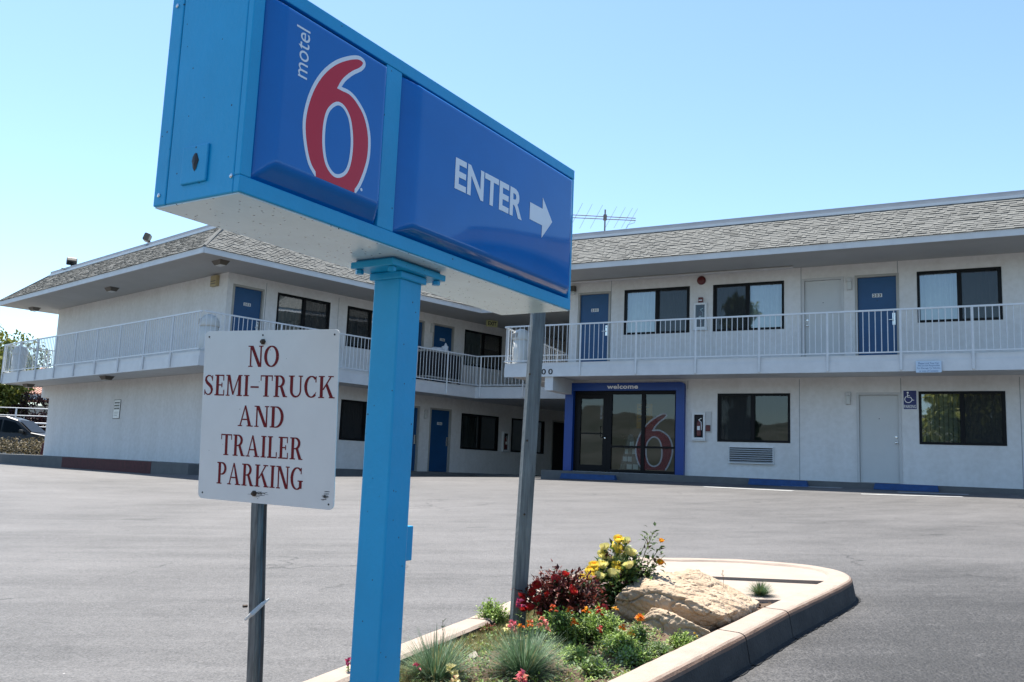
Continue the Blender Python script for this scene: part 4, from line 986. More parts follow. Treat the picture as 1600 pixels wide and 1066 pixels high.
# pole with saddle
mb = MB(); mb.bbox((0.797, 0.100, -1.75), (0.914, 0.217, -0.034), SB, 0.006); pole = sub(mb, 'pole', S)
mb = MB(); mb.bbox((0.705, 0.062, -0.034), (1.0, 0.245, -0.012), SB, 0.003); mb.bbox((0.785, 0.088, -0.060), (0.926, 0.229, -0.0345), SB, 0.004)
mb.bbox((0.72, 0.075, -0.0115), (0.985, 0.235, -0.004), SB, 0.002); sd_ = sub(mb, 'saddle', S)
for x in (0.73, 0.975):
    for y in (0.085, 0.225): mb = MB(); mb.lathe([(0.014, -0.05), (0.014, -0.036), (0.007, -0.034)], SB, 6, Matrix.Translation((x, y, 0))); sub(mb, 'bolt', sd_)
mb = MB(); mb.bbox((0.916, 0.11, -1.00), (0.955, 0.165, -0.885), SB, 0.003); mb.tube([(0.922, 0.14, -1.0), (0.922, 0.14, -1.8)], 0.006, SB); sub(mb, 'switch_box', pole)

# ------------------------------------------------------------------ no-parking sign
FN = Matrix(((0.547 / 0.61, 0, 0, -1.133), (-0.268 / 0.61, 0, 0, 3.293), (0, 0, 1, 0.457), (0, 0, 0, 1)))
ex = Vector((0.547, -0.268, -0.011)).normalized(); ez = -Vector((0.016, 0.044, -0.608)).normalized(); ey = ez.cross(ex).normalized(); ez = ex.cross(ey)
FN = Matrix(((ex.x, ey.x, ez.x, -1.133), (ex.y, ey.y, ez.y, 3.293), (ex.z, ey.z, ez.z, 0.457), (0, 0, 0, 1)))   # origin: top left corner
WS = 0.61
S = empty('parking_notice', 'white square no parking sign with dark red lettering on a leaning steel post', 'sign', TR(-0.82, 3.2, -0.9))
mb = MB(); rc = 0.02; pl = []
for cx, cz, a0 in ((WS - rc, -rc, 0), (rc, -rc, 90), (rc, -WS + rc, 180), (WS - rc, -WS + rc, 270)):
    for k in range(5): a = R(a0 + 22.5 * k); pl.append((cx + rc * math.cos(a), cz + rc * math.sin(a)))
n = len(pl)
mb.add([(x, 0, z) for x, z in pl] + [(x, 0.003, z) for x, z in pl], [tuple(range(n - 1, -1, -1))[::-1], tuple(range(2 * n - 1, n - 1, -1))] + [((i + 1) % n, i, n + i, n + (i + 1) % n) for i in range(n)], M['signwhite'])
pn = sub(mb, 'panel', S, FN)
def glyph(c):
    """serif capitals built from stems, hairlines and slab serifs; height 1; returns (width, polygons)"""
    Pn = []; st, th, sh, so = 0.155, 0.075, 0.05, 0.075
    r = lambda x0, y0, x1, y1: Pn.append([(x0, y0), (x1, y0), (x1, y1), (x0, y1)])
    def ser(x, w_, y, up=1): r(x - so, y if up > 0 else y - sh, x + w_ + so, y + sh if up > 0 else y)
    def rib(pts, wd):
        P = [Vector(p) for p in pts]; k = len(P)
        if not isinstance(wd, (list, tuple)): wd = [wd] * k
        e = []
        for i in range(k):
            d = (P[min(i + 1, k - 1)] - P[max(i - 1, 0)]).normalized(); nn = Vector((-d.y, d.x)) * wd[i] / 2; e.append((P[i] - nn, P[i] + nn))
        for i in range(k - 1): Pn.append([tuple(e[i][0]), tuple(e[i + 1][0]), tuple(e[i + 1][1]), tuple(e[i][1])])
    el = lambda cx, cy, rx, ry, a0, a1, n=18: [(cx + rx * math.cos(R(a0 + (a1 - a0) * i / n)), cy + ry * math.sin(R(a0 + (a1 - a0) * i / n))) for i in range(n + 1)]
    def ew(a0, a1, t0, t1, n=18): return [t0 + (t1 - t0) * abs(math.cos(R(a0 + (a1 - a0) * i / n))) for i in range(n + 1)]
    if c == '-': r(0.02, 0.40, 0.48, 0.48); return 0.5, Pn
    if c == 'I': r(0.09, 0, 0.09 + st, 1); ser(0.09, st, 0); ser(0.09, st, 1, -1); return 0.33, Pn
    if c == 'N':
        r(0.10, 0, 0.10 + th, 1); r(0.62, 0, 0.62 + th, 1); Pn.append([(0.10, 1), (0.62 + th - 0.16, 0), (0.62 + th, 0), (0.10 + 0.16, 1)])
        ser(0.10, th, 0); ser(0.62, th, 1, -1); r(0.0, 1 - sh, 0.2, 1); return 0.78, Pn
    if c == 'O': rib(el(0.37, 0.5, 0.30, 0.47, 0, 360, 28), ew(0, 360, 0.055, 0.15, 28)); return 0.74, Pn
    if c == 'S':
        pts = [(0.50, 0.74), (0.46, 0.88), (0.36, 0.955), (0.24, 0.95), (0.13, 0.86), (0.12, 0.73), (0.20, 0.61), (0.32, 0.52), (0.44, 0.41), (0.49, 0.28), (0.46, 0.14), (0.36, 0.05), (0.23, 0.04), (0.12, 0.11), (0.07, 0.26)]
        rib(pts, [0.03, 0.06, 0.06, 0.07, 0.10, 0.13, 0.15, 0.16, 0.15, 0.13, 0.10, 0.07, 0.06, 0.06, 0.03]); r(0.485, 0.70, 0.525, 0.97); r(0.05, 0.02, 0.09, 0.28); return 0.58, Pn
    if c == 'E':
        r(0.10, 0, 0.10 + st, 1); r(0.02, 0, 0.56, 0.06); r(0.02, 0.94, 0.54, 1); r(0.2, 0.48, 0.44, 0.54); r(0.41, 0.40, 0.46, 0.62); r(0.50, 0.72, 0.55, 1); r(0.53, 0, 0.58, 0.28); return 0.62, Pn
    if c == 'M':
        r(0.08, 0, 0.08 + th, 1); r(0.70, 0, 0.70 + st, 1); Pn.append([(0.08, 1), (0.38, 0.05), (0.46, 0.05), (0.08 + 0.15, 1)]); Pn.append([(0.38, 0.05), (0.44, 0.05), (0.78, 1), (0.71, 1)])
        ser(0.08, th, 0); ser(0.70, st, 0); r(0.0, 1 - sh, 0.2, 1); r(0.72, 1 - sh, 0.93, 1); return 0.95, Pn
    if c == 'T': r(0.27, 0, 0.27 + st, 1); r(0.02, 0.94, 0.68, 1); r(0.02, 0.74, 0.065, 0.98); r(0.635, 0.74, 0.68, 0.98); ser(0.27, st, 0); return 0.70, Pn
    if c in 'RP':
        r(0.09, 0, 0.09 + st, 1); r(0.01, 0.945, 0.30, 1); r(0.2, 0.46 if c == 'R' else 0.42, 0.3, 0.515 if c == 'R' else 0.475); lo = 0.4875 if c == 'R' else 0.4475
        rib(el(0.29, (0.972 + lo) / 2, 0.235, (0.972 - lo) / 2, -90, 90), ew(-90, 90, 0.055, 0.14)); ser(0.09, st, 0)
        if c == 'R': Pn.append([(0.33, 0.5), (0.52, 0.0), (0.69, 0.0), (0.47, 0.5)]); r(0.54, 0, 0.74, 0.05); return 0.73, Pn
        return 0.60, Pn
    if c == 'U':
        r(0.10, 0.30, 0.10 + st, 1); r(0.62, 0.30, 0.62 + th, 1); rib(el(0.42, 0.31, 0.24, 0.275, 180, 360), [st + (th - st) * i / 18 - 0.03 * math.sin(math.pi * i / 18) for i in range(19)]); ser(0.10, st, 1, -1); ser(0.62, th, 1, -1); return 0.80, Pn
    if c in 'CG':
        rib(el(0.38, 0.5, 0.30, 0.47, 48, 312, 24), ew(48, 312, 0.05, 0.15, 24)); r(0.58, 0.70, 0.63, 0.98)
        if c == 'G': r(0.50, 0.06, 0.50 + st, 0.42); r(0.42, 0.37, 0.72, 0.42); return 0.74, Pn
        rib([(0.56, 0.13), (0.63, 0.27)], [0.06, 0.02]); return 0.68, Pn
    if c == 'K':
        r(0.09, 0, 0.09 + st, 1); ser(0.09, st, 0); ser(0.09, st, 1, -1); Pn.append([(0.22, 0.38), (0.28, 0.36), (0.68, 0.97), (0.60, 0.97)]); Pn.append([(0.36, 0.60), (0.62, 0.0), (0.80, 0.0), (0.46, 0.68)]); r(0.50, 0.95, 0.78, 1); r(0.56, 0, 0.86, 0.05); return 0.84, Pn
    if c == 'A':
        Pn.append([(0.10, 0), (0.17, 0), (0.41, 0.92), (0.37, 1)]); Pn.append([(0.36, 1), (0.58, 0), (0.75, 0), (0.44, 1)]); r(0.22, 0.30, 0.58, 0.36); r(0.02, 0, 0.26, 0.05); r(0.50, 0, 0.83, 0.05); return 0.84, Pn
    if c == 'D': r(0.09, 0, 0.09 + st, 1); r(0.01, 0.945, 0.32, 1); r(0.01, 0, 0.32, 0.055); rib(el(0.31, 0.5, 0.33, 0.472, -90, 90), ew(-90, 90, 0.055, 0.15)); return 0.72, Pn
    if c == 'L': r(0.09, 0, 0.09 + st, 1); ser(0.09, st, 1, -1); r(0.01, 0, 0.55, 0.06); r(0.52, 0, 0.57, 0.28); return 0.58, Pn
    return 0.5, Pn
mb = MB(); cnt = 0
for t, x0, x1, z0, z1 in (('NO', 0.345, 0.575, 0.090, 0.214), ('SEMI-TRUCK', 0.008, 0.978, 0.262, 0.386), ('AND', 0.285, 0.628, 0.440, 0.562), ('TRAILER', 0.162, 0.772, 0.612, 0.736), ('PARKING', 0.142, 0.785, 0.778, 0.905)):
    gs = [glyph(c) for c in t]; tot = sum(g_[0] for g_ in gs) + 0.05 * (len(gs) - 1); cx = 0
    for w0, polys in gs:
        for k, pg in enumerate(polys):
            cnt += 1
            q = [(WS * (x0 + (x1 - x0) * (cx + x) / tot), -WS * (z1 + (z0 - z1) * z)) for x, z in pg]
            ar = sum(q[i][0] * q[(i + 1) % len(q)][1] - q[(i + 1) % len(q)][0] * q[i][1] for i in range(len(q)))
            if ar < 0: q = q[::-1]
            mb.add([(x, -0.0006 - 0.00004 * (k % 12), z) for x, z in q], [tuple(range(len(q)))], M['letter'])
        cx += w0 + 0.05
sub(mb, 'lettering', pn, FN)
for x, z in ((0.455, 0.067), (0.435, 0.945)):
    mb = MB(); mb.lathe([(0.011, 0), (0.011, 0.004), (0.006, 0.006), (0.006, 0.012)], M['rust'], 6, Matrix.Translation((WS * x, -0.0004, -WS * z)) @ Matrix.Rotation(R(90), 4, 'X')); sub(mb, 'bolt', pn, FN)
for x, z in ((0.035, 0.035), (0.965, 0.03), (0.035, 0.965), (0.45, 0.028), (0.965, 0.97)):
    mb = MB(); mb.lathe([(0.0035, 0), (0.0035, 0.0008), (0.002, 0.001)], M['ink'], 8, Matrix.Translation((WS * x, -0.0002, -WS * z)) @ Matrix.Rotation(R(90), 4, 'X')); sub(mb, 'rivet_hole', pn, FN)
M['grime'] = screenmat('black_grime', (0.03, 0.03, 0.03), 0.75)
mb = MB(); gr_ = random.Random(4)
for cx, cz, n_, sx_, sz_ in ((0.94, 0.925, 26, 0.018, 0.035), (0.46, 0.945, 30, 0.075, 0.018)):
    for k in range(n_):
        x = WS * (cx + gr_.gauss(0, 0.45) * sx_); z = -WS * (cz + gr_.gauss(0, 0.45) * sz_); a = gr_.uniform(0.002, 0.012); b_ = gr_.uniform(0.0006, 0.0016)
        mb.add([(x - a, -0.0004 - k * 0.00001, z - b_), (x + a, -0.0004 - k * 0.00001, z - b_ * 0.3), (x + a * 0.8, -0.0004 - k * 0.00001, z + b_), (x - a * 0.7, -0.0004 - k * 0.00001, z + b_ * 0.6)], [(0, 1, 2, 3)], M['grime'])
sub(mb, 'grime_marks', pn, FN)
# steel post: hat-section channel
def channel(pts, m, w_=0.058, d=0.026):
    prof = [(-w_ / 2, 0.016), (-w_ / 2 + 0.012, 0.016), (-w_ / 4, -d / 2), (w_ / 4, -d / 2), (w_ / 2 - 0.012, 0.016), (w_ / 2, 0.016), (w_ / 2, 0.02), (w_ / 2 - 0.010, 0.02), (w_ / 4 - 0.003, -d / 2 + 0.006), (-w_ / 4 + 0.003, -d / 2 + 0.006), (-w_ / 2 + 0.010, 0.02), (-w_ / 2, 0.02)]
    mb = MB(); n = len(prof); vs = []
    for p in pts:
        for x, y in prof: vs.append((p[0] + ex.x * x - ex.y * y * -0 + ey.x * y, p[1] + ex.y * x + ey.y * y, p[2]))
    fs = []
    for i in range(len(pts) - 1):
        for j in range(n): fs.append((i * n + j, i * n + (j + 1) % n, (i + 1) * n + (j + 1) % n, (i + 1) * n + j))
    mb.add(vs, fs, m); return mb
mb = channel([(-0.838, 3.262, -1.1), (-0.856, 3.250, -0.6), (-0.877, 3.236, -0.17), (-0.868, 3.222, 0.1), (-0.862, 3.205, 0.43)], M['galvdk'])
po = mb.build('post'); po.parent = S; po.matrix_basis = S.matrix_basis.inverted()
mb = MB(); mb.tube([(-0.884, 3.225, -0.555), (-0.856, 3.208, -0.53), (-0.826, 3.218, -0.498), (-0.806, 3.228, -0.48)], [0.004, 0.008, 0.007, 0.003], M['plastic'], 6)
mb.tube([(-0.884, 3.24, -0.51), (-0.896, 3.23, -0.51)], 0.005, M['rust'], 6)
zt_ = mb.build('cable_tie'); zt_.parent = po

# ------------------------------------------------------------------ grey post with the back of another sign behind the cabinet
S = empty('grey_post', 'weathered grey square post rising from the red rose bush behind the enter sign', 'post', TR(0.087, 4.77, -0.85))
mb = MB(); vs = []
hw = 0.036
for z, dx in ((-0.25, -0.01), (0.5, 0.012), (1.2, 0.032), (1.62, 0.045), (2.2, 0.06)):
    for x, y in ((-hw, -hw * 0.6), (hw, -hw * 0.6), (hw, hw * 0.6), (-hw, hw * 0.6)): vs.append((x * 0.93 - y * 0.35 + dx, x * 0.35 + y * 0.93, z))
mb.add(vs, [(i * 4 + j, i * 4 + (j + 1) % 4, i * 4 + 4 + (j + 1) % 4, i * 4 + 4 + j) for i in range(4) for j in range(4)] + [(16, 17, 18, 19)], M['postgrey'])
place('post', mb.mesh('post'), S)
mb = MB(); mb.bbox((-0.15, 0, -0.15), (0.15, 0.006, 0.22), M['alum'], 0.003); place('sign_plate', mb.mesh('sign_plate'), S, S.matrix_basis @ TR(0.0, 0.045, 1.98, R(18)))
mb = MB()
for z in (0.62, 1.0, 1.35): mb.lathe([(0.006, 0), (0.006, 0.003), (0.003, 0.005)], M['rust'], 8, Matrix.Translation((0.014, -0.033, z)) @ Matrix.Rotation(R(90), 4, 'X'))
mb.build('bolt', S)

# ------------------------------------------------------------------ planter island
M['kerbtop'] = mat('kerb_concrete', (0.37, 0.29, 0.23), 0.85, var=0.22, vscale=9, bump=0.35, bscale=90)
M['kerbshade'] = mat('shaded_kerb_concrete', (0.026, 0.025, 0.024), 0.9, var=0.5, vscale=5, col2=(0.062, 0.058, 0.053), bump=0.45, bscale=60)  # concrete darkened to near black: the kerb's shade is put into its colour
M['kerbmid'] = mat('kerb_shoulder_shading', (0.25, 0.17, 0.125), 0.85, var=0.3, vscale=6, col2=(0.29, 0.225, 0.175), bump=0.3, bscale=80)  # in-between tone of the edge shading painted towards the pale top
M['gapshade'] = mat('kerb_gap_shade', (0.012, 0.012, 0.012), 0.9, bump=0.8, bscale=60)  # near-black strip painting in the shadowed gap along the kerb foot
M['kerbedge'] = mat('kerb_edge_shading', (0.15, 0.082, 0.050), 0.85, var=0.5, vscale=6, col2=(0.21, 0.135, 0.095), bump=0.3, bscale=80)  # brown gradient: shading of the rounded kerb edge put into the colour
outer = [(-0.35, 2.2), (0.1, 2.9), (0.649, 3.728), (1.215, 4.566), (1.585, 5.12), (2.345, 6.22), (2.441, 6.60), (2.30, 6.93), (1.854, 7.185), (1.297, 7.235), (0.93, 7.19), (0.72, 6.92), (0.451, 6.27), (0.061, 5.378), (-0.144, 4.912), (-0.428, 4.312), (-0.70, 3.74), (-1.1, 2.9), (-1.42, 2.2), (-0.9, 1.8)]
loop = []
P_ = [Vector(p) for p in outer]; n = len(P_)
for i in range(n):
    a, b, c, d = P_[i - 1], P_[i], P_[(i + 1) % n], P_[(i + 2) % n]
    m1 = (c - a) * 0.5; m2 = (d - b) * 0.5; L_ = (c - b).length
    m1 = m1.normalized() * min(m1.length, L_); m2 = m2.normalized() * min(m2.length, L_)
    k = max(2, int(L_ / 0.05))
    for j in range(k):
        t = j / k; loop.append(b * (2 * t ** 3 - 3 * t * t + 1) + m1 * (t ** 3 - 2 * t * t + t) + c * (-2 * t ** 3 + 3 * t * t) + m2 * (t ** 3 - t * t))
KH = 0.15
def ins(d):
    out = []; n = len(loop)
    for i in range(n):
        t = (loop[(i + 1) % n] - loop[i - 1]).normalized(); out.append(loop[i] + Vector((-t.y, t.x)) * d)
    return out
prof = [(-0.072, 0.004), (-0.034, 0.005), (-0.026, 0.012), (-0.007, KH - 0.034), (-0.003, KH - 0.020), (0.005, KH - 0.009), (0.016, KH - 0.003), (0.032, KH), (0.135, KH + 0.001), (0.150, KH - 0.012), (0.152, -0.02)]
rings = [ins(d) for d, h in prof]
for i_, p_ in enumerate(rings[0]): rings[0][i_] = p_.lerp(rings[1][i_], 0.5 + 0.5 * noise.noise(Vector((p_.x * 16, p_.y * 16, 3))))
pm = ['gapshade', 'gapshade', 'kerbshade', 'kerbedge', 'kerbedge', 'kerbmid', 'kerbtop', 'kerbtop', 'kerbtop', 'kerbshade']
def gapat(i):
    p = loop[i]
    return any((p - Vector(q)).length < 0.024 for q in ((1.19, 4.53), (1.585, 5.12), (0.30, 3.20), (-0.18, 4.83), (0.50, 6.40)))
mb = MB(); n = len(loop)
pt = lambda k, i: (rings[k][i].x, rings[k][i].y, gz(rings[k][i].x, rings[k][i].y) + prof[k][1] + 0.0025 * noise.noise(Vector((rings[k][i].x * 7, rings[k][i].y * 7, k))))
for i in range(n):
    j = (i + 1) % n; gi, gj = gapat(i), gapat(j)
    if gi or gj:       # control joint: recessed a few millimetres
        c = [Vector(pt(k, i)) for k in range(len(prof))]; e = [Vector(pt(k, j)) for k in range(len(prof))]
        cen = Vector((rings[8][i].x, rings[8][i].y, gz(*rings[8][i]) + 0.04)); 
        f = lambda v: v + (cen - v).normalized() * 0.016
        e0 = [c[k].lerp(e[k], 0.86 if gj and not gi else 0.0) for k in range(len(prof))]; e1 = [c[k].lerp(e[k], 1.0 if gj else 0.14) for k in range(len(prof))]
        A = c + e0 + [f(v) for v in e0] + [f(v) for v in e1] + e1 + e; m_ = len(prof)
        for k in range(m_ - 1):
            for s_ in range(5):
                mb.add([A[s_ * m_ + k], A[(s_ + 1) * m_ + k], A[(s_ + 1) * m_ + k + 1], A[s_ * m_ + k + 1]], [(0, 1, 2, 3)], M['kerbshade'] if 1 <= s_ <= 3 else M[pm[k]])
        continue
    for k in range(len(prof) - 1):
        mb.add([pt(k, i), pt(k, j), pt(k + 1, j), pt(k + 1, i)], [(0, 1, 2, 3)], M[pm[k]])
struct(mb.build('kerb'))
inner_l = ins(0.135)
def inside(x, y, poly):
    c = False; n = len(poly); j = n - 1
    for i in range(n):
        a, b = poly[i], poly[j]
        if (a.y > y) != (b.y > y) and x < (b.x - a.x) * (y - a.y) / (b.y - a.y) + a.x: c = not c
        j = i
    return c
# concrete pad in the nose
padline = lambda x: 6.50 - 0.158 * (x - 0.5)
pad = [p for p in ins(0.150) if p.y > padline(p.x)]
st_ = max(range(len(pad)), key=lambda i: (pad[i] - pad[i - 1]).length); pad = pad[st_:] + pad[:st_]
M['pad'] = mat('pad_concrete', (0.35, 0.285, 0.23), 0.85, var=0.15, vscale=6, bump=0.25, bscale=80)
mb = MB(); mb.prism(tup(pad), 0, 0, M['pad'], ztop=lambda x, y: gz(x, y) + KH - 0.012, zbot=lambda x, y: gz(x, y) - 0.05); struct(mb.build('concrete_pad'))
mb = MB(); ap = [(1.25, 5.60), (1.76, 5.58), (2.14, 6.16), (1.25, padline(1.25) - 0.02)]
mb.prism(ap, 0, 0, M['pad'], ztop=lambda x, y: gz(x, y) + 0.126, zbot=lambda x, y: gz(x, y) - 0.05); struct(mb.build('concrete_apron'))
# soil
M['soil'] = mat('planter_soil', (0.065, 0.040, 0.024), 0.95, var=0.6, vscale=26, col2=(0.14, 0.088, 0.052), bump=0.9, bscale=70)
def soilz(x, y): return gz(x, y) + 0.104 + 0.018 * noise.noise(Vector((x * 3.2, y * 3.2, 1))) + 0.010 * noise.noise(Vector((x * 14, y * 14, 5))) + 0.006 * noise.noise(Vector((x * 40, y * 40, 9)))
mb = MB(); st2 = 0.025; idx = {}; vs = []; fs = []
def vid(i, j):
    if (i, j) not in idx: x, y = i * st2, j * st2; idx[(i, j)] = len(vs); vs.append((x, y, soilz(x, y)))
    return idx[(i, j)]
for i in range(-56, 90):
    for j in range(84, 262):
        x, y = (i + 0.5) * st2, (j + 0.5) * st2
        if y < padline(x) and inside(x, y, inner_l): fs.append((vid(i, j), vid(i + 1, j), vid(i + 1, j + 1), vid(i, j + 1)))
mb.add(vs, fs, M['soil']); struct(mb.build('planter_soil', smooth=True))
mb = MB(); gr_ = random.Random(11)
tones = [mat('chip', c, 0.95) for c in ((0.12, 0.07, 0.042), (0.20, 0.135, 0.09), (0.06, 0.038, 0.025), (0.34, 0.29, 0.24))]
k = 0
while k < 1500:
    x, y = gr_.uniform(-0.9, 1.9), gr_.uniform(3.2, 6.3)
    if not (inside(x, y, inner_l) and y < padline(x)): continue
    k += 1; r = abs(gr_.gauss(0, 0.008)) + 0.004; z = soilz(x, y); vv = []
    for _ in range(6): d = Vector((gr_.gauss(0, 1), gr_.gauss(0, 1), gr_.gauss(0, 1))).normalized() * r * gr_.uniform(0.6, 1.3); vv.append((x + d.x, y + d.y, z + r * 0.3 + d.z * 0.6))
    mb.add(vv, [(0, 1, 2), (0, 2, 3), (0, 3, 4), (1, 2, 5), (2, 3, 5), (3, 4, 5), (0, 1, 4), (1, 4, 5)], tones[gr_.choice([0, 0, 1, 1, 2, 3])])
o = mb.build('soil_litter'); o['kind'] = 'stuff'; o['label'] = 'bark chips and crumbs of soil scattered over the planter bed'

# ------------------------------------------------------------------ boulder
def rockmat():
    m = mat('sandstone', (0.47, 0.365, 0.255), 0.9, var=0.5, vscale=5, col2=(0.34, 0.235, 0.145), bump=1.0, bscale=48, detail=9)
    b = m.node_tree.nodes['Principled BSDF']; L = m.node_tree.links.new; src = b.inputs['Base Color'].links[0].from_socket
    tc = nd(m, 'ShaderNodeTexCoord'); n = nd(m, 'ShaderNodeTexNoise'); n.inputs['Scale'].default_value = 11; n.inputs['Detail'].default_value = 10; n.inputs['Distortion'].default_value = 1.0
    L(tc.outputs['Object'], n.inputs['Vector']); rp = nd(m, 'ShaderNodeMapRange'); rp.inputs[1].default_value = 0.57; rp.inputs[2].default_value = 0.70; rp.inputs[4].default_value = 0.55
    L(n.outputs[0], rp.inputs[0]); mx = nd(m, 'ShaderNodeMix', data_type='RGBA'); L(rp.outputs[0], mx.inputs[0]); L(src, mx.inputs[6]); mx.inputs[7].default_value = (0.13, 0.10, 0.085, 1)
    L(mx.outputs[2], b.inputs['Base Color']); return m
M['rock'] = rockmat()
hull1 = [(0.577, 5.0, -0.76), (0.59, 5.08, -0.93), (0.605, 4.95, -0.66), (0.64, 4.94, -0.606), (0.774, 5.15, -0.556), (0.945, 5.38, -0.588), (1.183, 5.6, -0.552), (1.32, 5.62, -0.625), (1.42, 5.55, -0.672), (1.495, 5.36, -0.705), (1.47, 5.30, -0.75), (0.807, 4.88, -0.590), (0.962, 4.79, -0.626), (1.121, 4.70, -0.690), (1.253, 4.95, -0.726), (1.06, 4.80, -0.80), (0.93, 5.12, -0.95), (0.7, 5.14, -0.95), (1.35, 5.2, -0.9), (1.2, 5.7, -0.9), (0.85, 5.5, -0.9)]
hull2 = [(0.775, 4.79, -0.680), (0.849, 4.70, -0.682), (0.947, 4.63, -0.716), (1.045, 4.585, -0.753), (1.03, 4.64, -0.92), (0.80, 4.66, -0.92), (0.70, 4.74, -0.90), (0.72, 4.78, -0.74), (0.86, 4.80, -0.700), (1.04, 4.64, -0.765), (0.9, 4.9, -0.92)]
bm = bmesh.new()
for h in (hull1, hull2):
    vv = [bm.verts.new(p) for p in h]; r = bmesh.ops.convex_hull(bm, input=vv)
    bmesh.ops.delete(bm, geom=list({g_ for g_ in r['geom_interior'] + r['geom_unused'] if isinstance(g_, bmesh.types.BMVert)}), context='VERTS')
me = bpy.data.meshes.new('boulder'); bm.to_mesh(me); bm.free()
o = bpy.data.objects.new('tmp', me); COL.objects.link(o); md = o.modifiers.new('r', 'REMESH'); md.mode = 'VOXEL'; md.voxel_size = 0.0055
md2 = o.modifiers.new('s', 'SMOOTH'); md2.iterations = 1; md2.factor = 0.5
dg = bpy.context.evaluated_depsgraph_get(); dg.update(); rm = bpy.data.meshes.new_from_object(o.evaluated_get(dg)); bpy.data.objects.remove(o)
nrm_ = [v.normal.copy() for v in rm.vertices]
for v, nn in zip(rm.vertices, nrm_):
    c = v.co; f1 = noise.fractal(c * 9, 0.9, 2.1, 6); f2 = noise.noise(Vector((c.x * 6 + c.y * 3, c.y * 5, c.z * 40 + c.x * 14))); rd = abs(noise.noise(Vector((c.x * 5, c.y * 13, c.z * 13)) + Vector((3, 1, 7))))
    rd2 = abs(noise.noise(c * 17 + Vector((9, 2, 4)))); top = max(0, nn.z)
    v.co = c + nn * (0.006 * f1 + (0.008 if top < 0.5 else 0.004) * f2 - 0.014 * max(0, 0.10 - rd) / 0.10 - 0.006 * max(0, 0.10 - rd2) / 0.10 + 0.010 * noise.noise(c * 4) + 0.0035 * noise.noise(c * 55) + 0.002 * noise.noise(c * 110))
rm.materials.clear(); rm.materials.append(M['rock']); rm.name = 'boulder'
for p in rm.polygons: p.use_smooth = True; p.material_index = 0
bo = bpy.data.objects.new('boulder', rm); COL.objects.link(bo); tag(bo, 'large tan sandstone boulder with a cracked lower ledge in the planter', 'boulder')

# ------------------------------------------------------------------ plants
GR = {k: leafmat('leaf_' + k, c, v) for k, c, v in (
    ('fescue', (0.10, 0.175, 0.085), 0.45), ('fescue_pale', (0.24, 0.33, 0.21), 0.3), ('dry', (0.30, 0.24, 0.10), 0.4), ('grass', (0.13, 0.15, 0.045), 0.4), ('rose', (0.045, 0.085, 0.022), 0.5),
    ('rose_lt', (0.13, 0.19, 0.04), 0.4), ('redleaf', (0.085, 0.022, 0.018), 0.55), ('redleaf_lt', (0.22, 0.05, 0.035), 0.4), ('fresh', (0.17, 0.27, 0.05), 0.4), ('fresh_lt', (0.30, 0.40, 0.09), 0.3), ('greyleaf', (0.20, 0.26, 0.13), 0.3),
    ('tree', (0.10, 0.125, 0.022), 0.5), ('tree_lt', (0.25, 0.25, 0.045), 0.35), ('plum', (0.035, 0.014, 0.018), 0.6), ('scrub', (0.16, 0.125, 0.065), 0.45), ('scrub_dk', (0.06, 0.055, 0.03), 0.5))}
M['stem'] = mat('green_stem', (0.10, 0.13, 0.04), 0.7); M['stem_br'] = mat('woody_stem', (0.10, 0.06, 0.035), 0.8); M['stem_rd'] = mat('red_stem', (0.12, 0.035, 0.025), 0.7)
FL = {k: leafmat('petal_' + k, c, 0.22, 0.55, 0.3) for k, c in (('yellow', (0.86, 0.66, 0.10)), ('paleyellow', (0.88, 0.78, 0.32)), ('orange', (0.80, 0.20, 0.012)), ('amber', (0.78, 0.35, 0.02)), ('red', (0.42, 0.02, 0.022)), ('pink', (0.66, 0.15, 0.20)), ('salmon', (0.72, 0.30, 0.20)), ('purple', (0.16, 0.012, 0.06)), ('cream', (0.78, 0.70, 0.36)), ('rustred', (0.52, 0.08, 0.025)), ('rosepink', (0.48, 0.05, 0.13)))}
def leaf(mb, p, d, n, ln, wd, m, fold=0.25):
    d = d.normalized(); s = d.cross(n)
    if s.length < 1e-4: s = d.cross(Vector((1, 0.3, 0)))
    s.normalize(); u = s.cross(d)
    a = p; b = p + d * ln * 0.45 + s * wd * 0.5 + u * wd * fold; c = p + d * ln - u * ln * 0.12; e = p + d * ln * 0.45 - s * wd * 0.5 + u * wd * fold; mid = p + d * ln * 0.5
    mb.add([a, b, c, e, mid], [(0, 1, 4), (1, 2, 4), (2, 3, 4), (3, 0, 4)], m)
def rv(r, z0=-1, z1=1):
    while True:
        v = Vector((r.uniform(-1, 1), r.uniform(-1, 1), r.uniform(z0, z1)))
        if 0.05 < v.length < 1: return v
def base(x, y, dz=0.0): return TR(x, y, soilz(x, y) - 0.008 + dz)
def blade(mb, p, d, ln, wd, droop, m, segs=5):
    d = d.normalized(); s = d.cross(Vector((0, 0, 1)))
    if s.length < 1e-3: s = Vector((1, 0, 0))
    s.normalize(); vs = []; q = Vector(p)
    for i in range(segs + 1):
        t = i / segs; w2 = wd * (1 - t) ** 0.7 * 0.5 + 0.0002; vs += [q - s * w2, q + s * w2]
        q = q + d * ln / segs; d = (d + Vector((0, 0, -droop * (0.4 + t)))).normalized()
    mb.add(vs, [(2 * i, 2 * i + 1, 2 * i + 3, 2 * i + 2) for i in range(segs)], m)
